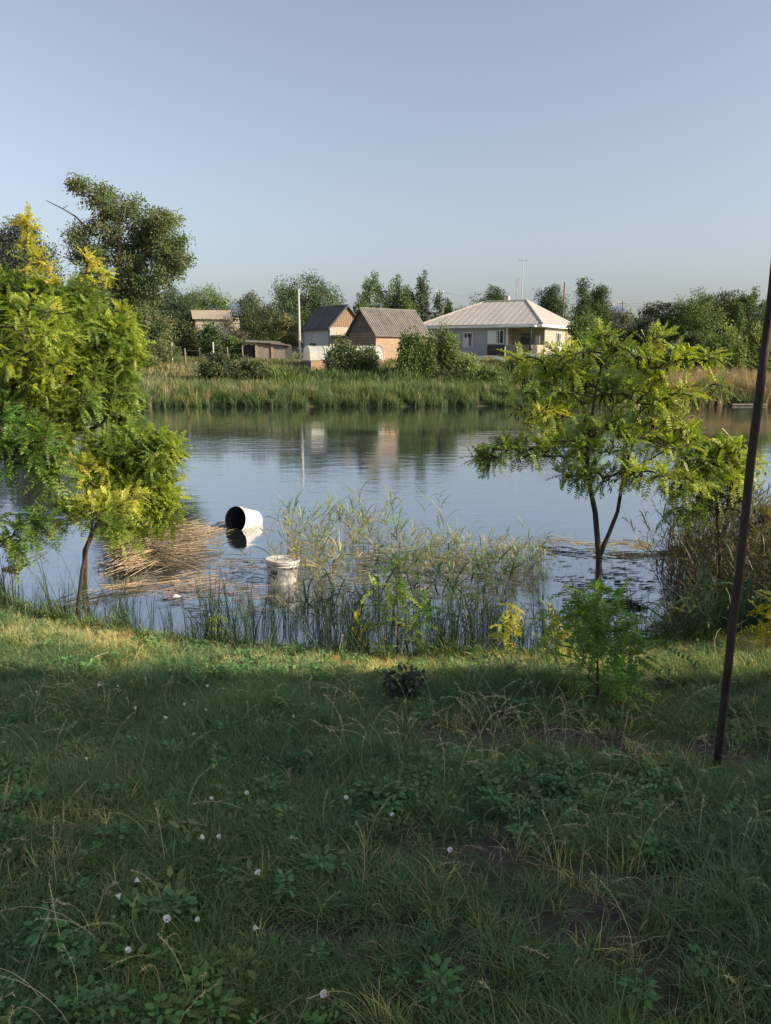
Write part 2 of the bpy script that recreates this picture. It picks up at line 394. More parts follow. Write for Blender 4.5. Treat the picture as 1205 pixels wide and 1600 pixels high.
def tuft(nb, h0, h1, rad, lean, w, col, v=.25, tip=None):
    mb = MB(); a = rng.uniform(0, 2*PI, nb); r = rad*np.sqrt(rng.uniform(0, 1, nb))
    base = np.stack([r*np.cos(a), r*np.sin(a), np.zeros(nb)-.01], 1)
    h = rng.uniform(h0, h1, nb); le = h*rng.uniform(.1, lean, nb)
    blades(mb, base, a + rng.normal(0, .9, nb), h, le, rng.uniform(.6, 1.2, nb)*w, varcol(col, nb, v, .12), 3, tip)
    return mb
G1 = (.114, .205, .084); G2 = (.152, .230, .094); GDRY_SUN = (.58, .53, .24)
grass_p = [tuft(40, .04, .10, .07, 1.5, .0032, G1).mesh('grass_tuft', M['grass']) for _ in range(4)]
grass_p += [tuft(40, .03, .085, .08, 1.8, .0034, G2).mesh('grass_tuft', M['grass']) for _ in range(4)]
grass_p += [tuft(34, .09, .19, .05, 1.1, .003, (.125, .215, .09)).mesh('grass_tuft_long', M['grass']) for _ in range(3)]
dry_sun_p = [tuft(26, .05, .15, .06, 1.4, .0028, GDRY_SUN).mesh('dry_sunlit_tuft', M['grass']) for _ in range(3)]
def weed(nl, L, w, up, col):
    mb = MB(); a = rng.uniform(0, 2*PI, nl); r = rng.uniform(0, .04, nl)
    z = rng.uniform(.01, up, nl)
    p = np.stack([r*np.cos(a), r*np.sin(a), z], 1)
    d = norm(np.stack([np.cos(a), np.sin(a), rng.uniform(-.1, .7, nl)], 1)); nn = norm(np.cross(np.cross(d, [[0, 0, 1.]]), d) + rng.normal(0, .25, (nl, 3)))
    s = norm(np.cross(d, nn)); Lx = (L*rng.uniform(.6, 1.2, nl))[:, None]; Wx = Lx*w
    V = np.stack([p, p+d*Lx*.3+s*Wx*.45, p+d*Lx*.65+s*Wx*.42, p+d*Lx-nn*Lx*.12, p+d*Lx*.65-s*Wx*.42, p+d*Lx*.3-s*Wx*.45], 1).reshape(-1, 3)
    mb.add(V, np.arange(nl)[:, None]*6+np.arange(6)[None], np.repeat(varcol(col, nl, .25, .08), 6, 0)); return mb
weed_p = [weed(40, .026, .6, .08, (.115, .225, .085)).mesh('broad_weed', M['grass']) for _ in range(4)]
weed_p += [weed(20, .038, .5, .05, (.16, .23, .09)).mesh('broad_weed', M['grass']) for _ in range(2)]
def seedstem():
    mb = MB(); h = rng.uniform(.22, .42); le = h*rng.uniform(.15, .7); a = rng.uniform(0, 2*PI)
    t = np.linspace(0, 1, 7); pts = np.stack([np.cos(a)*le*t**2, np.sin(a)*le*t**2, h*(t-.3*t**3)], 1)
    tube(mb, pts, np.linspace(.0014, .0009, 7), 3, (.52, .50, .32), False)
    k = 16; tt = rng.uniform(.68, 1, k); p = np.stack([np.interp(tt, t, pts[:, i]) for i in range(3)], 1)
    d = norm(np.tile(pts[-1]-pts[-3], (k, 1)) + rng.normal(0, .5, (k, 3))*np.linalg.norm(pts[-1]-pts[-3])*1.2)
    cards(mb, p, d, rand_dirs(k), .014, .003, varcol((.55, .52, .36), k)); return mb.mesh('seed_stem', M['grass'])
seed_p = [seedstem() for _ in range(10)]

def in_view(p, m=.12):
    x, y, z = p[:, 0], p[:, 1], p[:, 2]-CAM_H
    dep = y*CP - z*SP; up = y*SP + z*CP
    return (dep > .3) & (np.abs(x)/dep < 602.5/F + m) & (np.abs(up)/dep < 800/F + m)
def lawn_points(n, f=None, ymax=None, ymin=1.0):
    x = rng.uniform(-4.4, 4.4, n); y = ymin + (7.0-ymin)*rng.uniform(0, 1, n)
    ok = (y < edge_y(x) + (.12 if ymax is None else ymax))
    x, y = x[ok], y[ok]
    if f is not None: k = rng.uniform(0, 1, len(x)) < f(x, y); x, y = x[k], y[k]
    p = np.stack([x, y, ground_z(x, y)], 1); return p[in_view(p)]
# worn bare patches in the grass
BARE = [(950, 1135, .22), (930, 1400, .16), (920, 1510, .17), (720, 1340, .13), (1120, 1140, .15), (690, 1110, .18), (760, 1130, .14)]
BP = [(on_z(a, b, .85), r) for a, b, r in BARE]
def dens(x, y):
    d = np.clip(1.9*fbm(x*2.1, y*2.1, 21)+.05, 0.15, 1)*np.clip(3.2*fbm(x*5, y*5, 23)-.6, .12, 1)
    for p, r in BP:
        d = d*(1 - .97*np.exp(-(((x-p[0])/1.6)**2 + (y-p[1])**2)/(r*1.5)**2))
    return d
long_f = lambda x, y: np.clip((fbm(x*1.6, y*1.6, 40)-.5)*4, 0, 1)
p = lawn_points(80000, dens)
ix = rng.integers(0, 8, len(p)); lg = rng.uniform(0, 1, len(p)) < .55*long_f(p[:, 0], p[:, 1]); ix[lg] = rng.integers(8, 11, lg.sum())
# short cropped sunlit strip near the drop
sc = rng.uniform(.7, 1.25, len(p)); strip = np.clip((p[:, 1] - (edge_y(p[:, 0]) - .55))/.3, 0, 1); sc *= 1 - .4*strip; sc *= .42+.8*fbm(p[:, 0]*3.1, p[:, 1]*3.1, 29)
scatter('lawn_grass', p, grass_p, 'mown green grass covering the near bank', 'grass', idx=ix, scl=sc)
def wf(x, y): return (np.clip((fbm(x*1.9+7, y*1.9, 60)-.48)*5, 0, 1)*.8 + .08)*np.clip(dens(x, y)*2, 0, 1)
p = lawn_points(20000, wf); scatter('lawn_weeds', p, weed_p, 'low broad-leaved weeds among the grass', 'weeds', scl=rng.uniform(.5, 1.15, len(p)))
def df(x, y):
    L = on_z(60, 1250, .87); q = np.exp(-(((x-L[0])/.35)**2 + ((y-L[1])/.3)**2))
    return np.clip(.035 + q*.9 + 1.0*np.clip((y-(edge_y(x)-.75))/.3, 0, 1), 0, 1)  # denser pale tufts along the edge put the sunlight into the grass colour
p = lawn_points(42000, df); scatter('dry_sunlit_grass', p, dry_sun_p, 'straw coloured dry grass in the lawn and pale tufts brightening its sunlit edge', 'grass', scl=rng.uniform(.4, .9, len(p)))
def sf(x, y):
    return np.clip((fbm(x*1.3+3, y*1.3, 80)-.35)*2.2, .05, 1)*np.where(y > edge_y(x)-1.0, .2, 1)
p = lawn_points(7000, sf, ymax=-.2, ymin=1.2); scatter('grass_seed_stems', p, seed_p, 'pale seed stems rising out of the lawn', 'grass', scl=rng.uniform(.45, .9, len(p)), tilt=.22)
# straw litter lying between the blades
lit = [MB() for _ in range(3)]
for mb in lit:
    k = 9; a = rng.uniform(0, 2*PI, k); cards(mb, np.concatenate([rng.uniform(-.06, .06, (k, 2)), rng.uniform(.01, .05, (k, 1))], 1), norm(np.stack([np.cos(a), np.sin(a), rng.normal(0, .2, k)], 1)), np.tile([[0, 0, 1.]], (k, 1))+rng.normal(0, .3, (k, 3)), rng.uniform(.03, .1, k), .003, varcol((.25, .21, .13), k))
p = lawn_points(1800); scatter('straw_litter', p, [m.mesh('litter', M['straw']) for m in lit], 'bits of dead straw lying in the lawn', 'straw', tilt=.1)

# ------------------------------------------------------------------ white bindweed flowers, one object each
FL = [(153,1072),(186,1072),(212,1107),(258,1123),(287,1099),(320,1108),(300,1147),(135,1187),(331,1249),(386,1239),(540,1247),(614,1272),(344,1308),(312,1308),(405,1365),(218,1375),(186,1402),(260,1436),(311,1437),(404,1448),(510,1553),(705,1327),(265,1048),(325,1073),(58,1082),(198,1486),(262,1048),(660,1060),(460,1120),(429,1086)]
def flower(sz, i):
    px, py = FL[i]; q = on_z(px, py, .9)
    for _ in range(4): q = on_z(px, py, gz(q[0], q[1]) + .085)
    g = q[2]-.09
    names = 'white bindweed flower %s'
    t = thing('bindweed_flower', FLAB[i], 'flower', (q[0], q[1], g), 'white bindweed flowers in the lawn')
    mb = MB(); k = 15; th = np.arange(k)/k*2*PI; wob = 1+.03*np.cos(th*5)
    ax = norm(np.array([rng.normal(0, .6), -.35+rng.normal(0, .45), .8])); u = norm(np.cross(ax, [1, 0, .1])); w = np.cross(ax, u)
    sz *= .62; wob = wob*(1+rng.uniform(-.14, .14, k)); rs = [.0004, .3*sz, .7*sz, sz]; hs_ = [-.004, .002, .011, .013]; V = []
    for r_, h_ in zip(rs, hs_): V.append(np.array([0, 0, .085]) + ax*h_ + (np.cos(th)[:, None]*u + np.sin(th)[:, None]*w)*(r_*(wob if r_ > .01 else 1+0*wob))[:, None])
    V = np.concatenate(V); f = [(a*k+j, a*k+(j+1) % k, (a+1)*k+(j+1) % k, (a+1)*k+j) for a in range(3) for j in range(k)]
    mb.add(V, f, (.78, .78, .82)); o = mb.build('petals', M['petal'], smooth=True); o.parent = t
    mb = MB(); tube(mb, [(0, 0, -.02), (.004, .002, .03), (0, 0, .09)], .0016, 4, (.08, .13, .04)); o = mb.build('stem', M['grass']); o.parent = t
FLAB = ['white bindweed flower in the shade just below the sunlit strip, far left of the lawn']*len(FL)
def where(i):
    px, py = FL[i]
    col = 'left edge' if px < 120 else 'left third' if px < 400 else 'middle' if px < 800 else 'right'
    return px, py
for i, s_ in enumerate([
 'small white flower left of a pair high on the left lawn', 'white flower right of a pair high on the left lawn', 'larger open white flower on the left lawn under that high pair',
 'brightest white flower of the cluster left of centre, below the sunlit strip', 'white flower just above the brightest one of the upper cluster', 'white flower at the right end of the upper left cluster',
 'tiny white flower below the upper left cluster', 'lone white flower by itself low on the shaded left lawn, above the dry tuft', 'white flower beside round pale leaves left of centre',
 'small white flower right of the round pale leaves', 'upper white flower of two in the middle of the shaded lawn', 'lower white flower of two in the middle of the shaded lawn',
 'right one of two small flowers above the big open flower', 'left one of two small flowers above the big open flower', 'big open white flower left of the middle, alone in dark grass',
 'upper white flower of the lower left diagonal row', 'second white flower of the lower left diagonal row', 'white flower at the foot of tall seed stems lower left',
 'white flower right beside the tall seed stem lower left', 'pale flower half hidden in grass left of bottom centre', 'lowest white flower, alone near the bottom of the lawn',
 'white flower farthest to the right, beside bare earth', 'tiny white flower highest on the left lawn under the sunlit edge', 'tiny white flower between high lawn and upper cluster',
 'white flower nearest the left edge of the lawn', 'pale flower low on the left, almost closed', 'second tiny flower right under the sunlit edge',
 'tiny white flower beside the dark leafy weed', 'tiny white flower right of the upper cluster', 'tiny white flower below the sunlit strip, left of the dark weed']): FLAB[i] = s_
del FL[26]; del FLAB[26]
for i in range(len(FL)): flower(.0165 if i in (2, 3, 14, 17, 20, 16) else rng.uniform(.010, .014), i)

# ------------------------------------------------------------------ trees
def lobes_pts(lobes, n):
    """random points in ellipsoid lobes (cx,cy,cz,rx,ry,rz,weight), denser towards the skin"""
    w = np.array([l[6] for l in lobes]); w = w/w.sum(); k = rng.choice(len(lobes), n, p=w)
    L = np.array([l[:6] for l in lobes])[k]; d = rand_dirs(n); r = rng.uniform(0, 1, (n, 1))**.42
    return L[:, :3] + d*r*L[:, 3:6], k
def skeleton(trunk, tips, jit=.06, steps=3):
    """grow twigs from the trunk to every tip"""
    nodes = [np.array(p, float) for p in trunk]; par = [-1]+list(range(len(trunk)-1)); ends = []
    nt0 = len(trunk); order = np.argsort([min(np.linalg.norm(t-p) for p in nodes) for t in tips])
    for ti in order:
        t = tips[ti]; A = np.array(nodes); dv = t - A; dist = np.linalg.norm(dv, axis=1)
        pen = dist*(1 + .8*np.clip(-dv[:, 2]/np.maximum(dist, 1e-6), 0, 1)); pen[:max(1, nt0//3)] += 1e3 if nt0 > 3 else 0
        j = int(np.argmin(pen)); a = nodes[j]; prev = j
        for s in range(1, steps+1):
            u = s/steps; q = a + (t-a)*u + np.array([0, 0, 1.])*math.sin(u*PI)*.10*dist[j]*(.5 if s < steps else 0) + (rng.normal(0, jit, 3)*dist[j]*.5 if s < steps else 0)
            nodes.append(q); par.append(prev); prev = len(nodes)-1
        ends.append((ti, prev))
    cnt = np.zeros(len(nodes)); 
    for _, e in ends:
        k = e
        while k >= 0: cnt[k] += 1; k = par[k]
    return np.array(nodes), np.array(par), cnt, nt0, ends
def limbs(mb, nodes, par, cnt, nt0, r0, rt, col=(1, 1, 1)):
    r = np.minimum(r0*np.maximum(cnt, 1)**.5, rt)
    i = np.arange(nt0, len(nodes)); 
    segs(mb, nodes[par[i]], nodes[i], np.minimum(r[par[i]], r[i]*1.25), r[i], col, 5)

def far_tree(name, label, cat, base, lobes, nleaf, col, leaf=.17, trunk_r=.16, group=None, nclump=None, spread=.42, trunk=True, bark='far_bark', col2=None, upright=0, stems=None):
    """lobes given in metres relative to base"""
    t = thing(name, label, cat, tuple(base), group)
    nclump = nclump or max(30, nleaf//55)
    c, k = lobes_pts(lobes, nclump)
    i = rng.integers(0, nclump, nleaf); sp = spread*rng.uniform(.6, 1.3, nclump)[i][:, None]
    g = np.clip(rng.normal(0, 1, (nleaf, 3)), -1.7, 1.7)*sp*[1, 1, .8 + upright*2.2]
    p = c[i] + g; p[:, 2] = np.abs(p[:, 2])
    d = norm(norm(g)*.8 + rand_dirs(nleaf) + [0, 0, -.15 + upright]); nn = norm(rand_dirs(nleaf) + [0, -.25, .55])
    cc = varcol(col, nclump, .32, .14)
    if col2 is not None: sel = rng.uniform(0, 1, nclump) < .35; cc[sel] = varcol(col2, sel.sum(), .2, .1)
    cl = cc[i]*(1+rng.uniform(-.2, .2, (nleaf, 1)))
    mb = MB(); cards(mb, p, d, nn, leaf*rng.uniform(.7, 1.3, nleaf), leaf*.62, cl)
    o = mb.build('crown', M['tree_leaf']); o.parent = t
    if trunk:
        top = max(l[2] for l in lobes); cx = np.mean([l[0] for l in lobes]); cy = np.mean([l[1] for l in lobes])
        tr = [(0, 0, -.3), (cx*.1, cy*.1, top*.2), (cx*.35+.1*trunk_r, cy*.3, top*.45), (cx*.6, cy*.6, top*.72), (cx*.75, cy*.75, top*.86)]
        nodes, par, cnt, nt0, _ = skeleton(tr, c[:min(70, nclump)], .12)
        mb = MB(); tube(mb, tr, trunk_r*np.array([1.25, 1, .75, .35, .1]), 7); o = mb.build('trunk', M[bark], smooth=True); o.parent = t
        mb = MB(); limbs(mb, nodes, par, cnt, nt0, trunk_r*.12, trunk_r*.6); o = mb.build('limbs', M[bark], smooth=True); o.parent = t; o['kind'] = 'stuff'
    return t
def auto_lobes(w, h, n=9, z0=.3, shape='round', dep=None):
    """uneven crown of a tree w wide, h tall"""
    L = []; dep = dep or w
    for i in range(n):
        u = (i+.5)/n; z = h*(z0 + (1-z0)*u*.88)
        if shape == 'round': prof = math.sin(PI*(.18+.74*u))**.7
        elif shape == 'cone': prof = (1-u)*.95+.06
        elif shape == 'bush': prof = math.cos(u*PI*.42)
        else: prof = .8
        a = i*2.4 + rng.uniform(-.5, .5); rr = w/2*prof; lr = rr*rng.uniform(.42, .62) if shape != 'cone' else rr*.6
        off = max(0, rr-lr) if shape != 'cone' else rr*.35
        L.append((math.cos(a)*off, math.sin(a)*off*dep/w, z, lr, lr*dep/w, max(h*.10, lr*.75), rr*rr+.2))
    return L
def plumes(w, h, n, z0=.15):
    L = []
    for i in range(n):
        a = rng.uniform(-1, 1); hh = h*(1-.35*abs(a)**1.5)*rng.uniform(.78, 1.0)
        x = a*w/2*.9; r = w/n*rng.uniform(.6, 1.1)
        L.append((x, rng.uniform(-.3, .3)*w*.6, hh*.55, r*1.4, r*1.4, hh*.42, 1.2)); L.append((x*1.05, rng.uniform(-.2, .2)*w*.5, hh*.86, r*.5, r*.5, hh*.14, .35))
    return L

DG = (.062, .105, .045); MG = (.105, .165, .055); OG = (.150, .160, .07); LG = (.20, .26, .09); BG = (.06, .10, .055); GG = (.12, .145, .10)
def place(px, ytop, ybase, wpx, D, kind, col, label, name='tree', cat='tree', n=None, group=None, **k):
    X = (px-602.5)/F*D*1.02; zb = gz(X, D); zt = CAM_H + (550.3-ytop)*D/F*1.01
    h = zt - zb; w = wpx*D/F
    n = n or int(min(15000, 1200 + 300*w*h)); leaf = k.pop('leaf', .10 + .001*D)
    if kind == 'plumes': L = plumes(w, h, k.pop('np', 9))
    elif kind == 'bush': L = auto_lobes(w, h, 8, .12, 'bush')
    elif kind == 'cone': L = auto_lobes(w, h, 12, .12, 'cone')
    else: L = auto_lobes(w, h, 12, k.pop('z0', .3))
    return far_tree(name, label, cat, (X, D, zb), L, n, col, leaf, trunk_r=.03*h**.9, group=group, upright=.5 if kind == 'plumes' else 0, spread=.034*(w+h)/2+.11 if kind != 'plumes' else .16, **k)

# the tall spreading tree on the far bank at the left
def big_tree():
    D = 46; B = at(185, 565, D); B[2] = gz(B[0], D)
    spec = [(150,305,26,20,1),(190,325,30,26,1.2),(165,350,38,32,1.6),(215,350,34,30,1.4),(250,350,34,26,1.3),(275,385,28,32,1.5),(245,400,38,32,1.8),(200,395,35,32,1.6),(160,395,30,24,1.2),
            (130,375,22,20,.8),(120,400,24,20,.7),(285,410,18,18,.7),(205,440,34,26,1.3),(165,440,26,26,.9),(240,455,28,22,1.0),(215,480,36,28,1.9),(232,512,32,26,2.0),(195,520,34,26,1.9),(245,545,28,18,1.6),(205,550,38,18,1.6),(160,540,40,26,1.5),(150,500,30,30,.8),(265,350,20,20,.6),
            (128,292,13,8,.35),(160,465,36,34,1.7),(195,455,36,30,1.5),(270,435,20,16,.7),(205,420,34,26,1.3),(225,375,30,28,1.2),(180,500,36,30,1.5)]
    L = []
    for px, py, rx, ry, w in spec:
        q = at(px, py, D) - B; L.append((q[0], rng.uniform(-1.5, 1.5), q[2], rx*D/F*.9, rx*D/F*1.1, ry*D/F*.9, w))
    t = far_tree('broad_tree', 'tall spreading olive-green tree rising over the left shrubs', 'tree', B, L, 72000, (.092, .132, .05), .145, .34, nclump=700, spread=.27, col2=(.15, .165, .08))
    mb = MB(); a = at(118, 338, D)-B; b = at(98, 326, D)-B; c = at(72, 313, D)-B; d0 = at(150, 370, D)-B
    tube(mb, [d0, a, b, c], [.06, .05, .035, .02], 5); tube(mb, [b, at(108, 332, D)-B+[0, 0, .4]], [.03, .012], 4); tube(mb, [at(167, 300, D)-B, at(166, 283, D)-B], [.04, .012], 4)
    o = mb.build('dead_branch', M['far_bark']); o.parent = t
big_tree()
place(70, 352, 560, 125, 58, 'round', (.05, .068, .045), 'dark round tree behind the left shrubs, left of the tall one', n=24000)
place(-5, 375, 560, 60, 60, 'round', (.045, .062, .04), 'dark tree cut by the left edge of the photo', n=5000)
GB = 'trees along the far village skyline'
T = [
 (288,450,556,80,82,'round',BG,'dark green tree just right of the tall spreading tree'),
 (335,450,556,100,88,'round',MG,'rounded light green tree above the tan far wall'),
 (400,462,545,55,100,'round',GG,'hazy grey-green tree between blue roof and dark trees'),
 (415,476,548,105,66,'round',(.065,.09,.04),'leafy mid-green tree left of the concrete pole'),
 (484,434,545,120,78,'round',DG,'tall dark tree behind the concrete pole and white shed'),
 (527,470,545,60,90,'round',MG,'lower green tree between dark tree and white shed roof'),
 (452,495,548,60,58,'round',OG,'olive brownish tree left of the white shed'),
 (600,424,548,96,66,'plumes',MG,'spiky upright tree behind the brick shed ridge'),
 (656,430,548,84,68,'plumes',(.055,.085,.04),'darker upright tree right of the spiky one'),
 (500,470,545,40,80,'plumes',DG,'thin pointed tree between the two shed roofs'),
 (715,482,545,40,110,'round',GG,'small hazy tree left above the hipped roof'),
 (759,453,545,74,92,'round',DG,'dark round tree above the left part of the hipped roof'),
 (847,447,545,62,84,'round',BG,'blue-green tree just right of the aerial masts'),
 (893,432,548,52,80,'cone',DG,'pointed spruce rising right of the hipped roof'),
 (916,450,548,50,84,'round',DG,'dark round tree leaning on the spruce'),
 (945,487,548,70,96,'round',GG,'pale grey-green low tree under the small blue roof'),
 (1012,474,548,80,74,'round',(.06,.09,.04),'feathery green tree left end of the right wood'),
 (1062,462,548,85,72,'round',MG,'mid-green tree in the right wood, left of its peak'),
 (1108,458,548,90,78,'round',(.065,.09,.042),'broad tree at the peak of the right wood'),
 (1142,448,548,66,74,'plumes',MG,'pointed tree forming the peak of the right wood'),
 (1185,470,548,80,76,'round',(.085,.11,.045),'yellowish green tree behind the rusty pole'),
 (1240,462,548,90,90,'round',BG,'far tree cut by the right edge of the photo'),
 (985,498,552,70,60,'round',(.04,.058,.045),'dark blue-green tree behind the right locust crown'),
 (900,492,556,62,58,'round',MG,'green tree hiding the right end of the pale house'),
]
for a in T: place(*a, group=GB)
GSH = 'bushes on the far bank'
B_ = [
 (300,498,556,75,56,'bush',(.075,.095,.045),'pale bush behind the fence posts at the left'),
 (345,500,556,60,54,'bush',DG,'dark bush behind the middle fence post'),
 (382,513,556,50,52,'bush',(.11,.10,.075),'brown dried bush under the tan far wall'),
 (372,528,560,55,50,'bush',MG,'light green bush left of the ruined outbuilding'),
 (350,553,594,75,39.5,'bush',(.065,.085,.042),'big dark bush on the grassy slope, left half'),
 (398,560,592,58,40,'bush',(.065,.088,.042),'dark bush right beside the big one on the slope'),
 (540,534,592,46,41,'plumes',(.10,.14,.065),'leafy shrub in front of the plastic tunnel'),
 (568,545,594,46,41.5,'plumes',(.095,.135,.06),'shrub between plastic tunnel and brick shed'),
 (652,518,598,62,40,'plumes',MG,'tall light shrub covering the right end of the brick shed'),
 (688,512,600,52,40.5,'plumes',(.15,.20,.075),'upright yellow-green shrub before the grey house wall'),
 (722,560,600,34,40,'plumes',LG,'low pale shrub right of the upright one'),
 (758,580,612,85,38.5,'bush',MG,'rounded bush on the bank below the house'),
 (700,582,612,80,38.5,'bush',(.055,.08,.035),'dark rounded bush at the middle of the bank'),
 (815,560,605,90,42,'bush',(.11,.15,.06),'bush left of the right locust crown on the far bank'),
 (875,555,600,95,43,'bush',MG,'bush behind the left of the right locust crown'),
 (640,572,600,50,43,'bush',(.06,.09,.04),'dark bush at the foot of the brick shed'),
 (940,560,605,90,44,'bush',DG,'dark bush behind the middle of the right locust'),
 (1010,545,608,90,44,'bush',(.04,.06,.04),'shaded bush behind the right of the locust crown'),
 (1108,515,596,62,43,'plumes',LG,'yellow-green willow bush left of two by the dry reeds'),
 (1160,515,596,60,43,'plumes',(.19,.24,.08),'yellow-green willow bush right of two, near the pole'),
 (1065,520,600,70,46,'bush',(.06,.09,.04),'mid-green bush left of the willow bushes'),
 (1135,540,598,60,46,'bush',(.045,.065,.04),'dark bush between the two willow bushes'),
 (1200,530,600,60,45,'bush',MG,'green bush right of the rusty pole on the far bank'),
 (1240,500,600,70,45,'bush',MG,'green bush cut by the right edge of the photo'),
 (195,545,600,70,44,'bush',(.12,.14,.07),'pale bush at the foot of the tall spreading tree'),
 (245,538,568,45,45,'bush',(.11,.125,.06),'small pale bush at the fence end'),
 (60,480,590,140,48,'bush',DG,'dark bush behind the left locust'), 
]
for a in B_: place(*a, name='bush', cat='bush', group=GSH, n=int(1800 + a[3]*(a[2]-a[1])*.9))
# a distant belt of trees beyond the village
far = MB(); nn_ = 26000
x = rng.uniform(-150, 190, nn_); y = rng.uniform(125, 170, nn_); hh = 4.5 + 3.5*fbm(x*.06, x*0, 33) + 1.5*fbm(x*.3, x*0, 37)
z = 2.2 + hh*rng.uniform(0, 1, nn_)**.7
cards(far, np.stack([x, y, z], 1), rand_dirs(nn_), norm(rand_dirs(nn_)+[0, -.3, .5]), .9, .7, varcol((.07, .085, .06), nn_, .2, .1))
tag(far.build('distant_wood', M['tree_leaf']), 'hazy belt of woodland on the horizon beyond the village', 'wood', kind='stuff')

# ------------------------------------------------------------------ far bank grass and reeds
def reed_tuft(nb, h0, h1, rad, lean, w, col, tip=None):
    return tuft(nb, h0, h1, rad, lean, w, col, .3, tip).mesh('reed_tuft', M['reed'])
def band(n, px0, px1, d0, d1, f=None):
    px = rng.uniform(px0, px1, n); D = rng.uniform(d0, d1, n); X = (px-602.5)/F*D*1.01
    shore = 35.0 + (fbm(X*.25, X*0+2, 9) - .5)*.9 + np.where(X > 12, 1.2, 0)
    Y = shore + (D - 35); p = np.stack([X, Y, np.maximum(ground_z(X, Y), -.05)-.02], 1)
    if f is not None: k = rng.uniform(0, 1, n) < f(px, D); p = p[k]
    return p
green_r = [reed_tuft(34, .6, 1.2, .22, .9, .035, (.060, .11, .042), (.20, .27, .11)) for _ in range(6)]
pale_r = [reed_tuft(34, .7, 1.5, .2, .5, .03, (.26, .24, .13), (.36, .32, .20)) for _ in range(5)]
nb_ = 900
p = band(1500, 150, 860, 34.9, 37.6); px_ = p[:, 0]/p[:, 1]*F+602
isp = ((px_ < 440) & (rng.uniform(0, 1, len(p)) < .2)) | (rng.uniform(0, 1, len(p)) < .06)
scl = rng.uniform(.38, .72, len(p)) + .16*fbm(p[:, 0]*.8, p[:, 1], 71)
scatter('far_green_reeds', p[~isp], green_r, 'green reeds lining the far shore', 'reeds', scl=scl[~isp], tilt=.12)
scatter('far_pale_reeds', p[isp], pale_r, 'straw-coloured reeds mixed into the left of the far shore', 'reeds', scl=scl[isp]*.9, tilt=.1)
p = band(700, 1030, 1260, 34.9, 38.5); scatter('far_dry_reeds', p, [reed_tuft(34, .9, 1.5, .2, .3, .03, (.24, .19, .10), (.32, .25, .16)) for _ in range(4)] + green_r[:1], 'tall dry reeds on the far shore right of the locust', 'reeds', scl=rng.uniform(.6, .88, len(p)), tilt=.07)
p = band(400, 820, 1040, 34.9, 38); scatter('far_middle_reeds', p, green_r, 'reeds on the far shore behind the right locust', 'reeds', scl=rng.uniform(.35, .65, len(p)))
fg = [tuft(40, .08, .26, .45, .9, .03, (.12, .15, .06)).mesh('rough_grass', M['far_grass']) for _ in range(3)] + [tuft(40, .1, .32, .45, .7, .025, (.26, .24, .13)).mesh('rough_grass', M['far_grass']) for _ in range(3)]
p = band(5200, -40, 1260, 36.5, 54); scatter('far_bank_grass', p, fg, 'rough grass and tall weeds on the far bank', 'grass', idx=np.where(fbm(p[:, 0]*.3, p[:, 1]*.3, 91) + rng.normal(0, .12, len(p)) > .6, rng.integers(3, 6, len(p)), rng.integers(0, 3, len(p))))
wd = [tuft(60, .25, .7, .5, .7, .05, (.09, .14, .055)).mesh('tall_weeds', M['far_grass']) for _ in range(4)]
p = band(520, 430, 1060, 37.3, 41.5); scatter('far_tall_weeds', p, wd, 'thick green weeds between reeds and sheds', 'weeds')

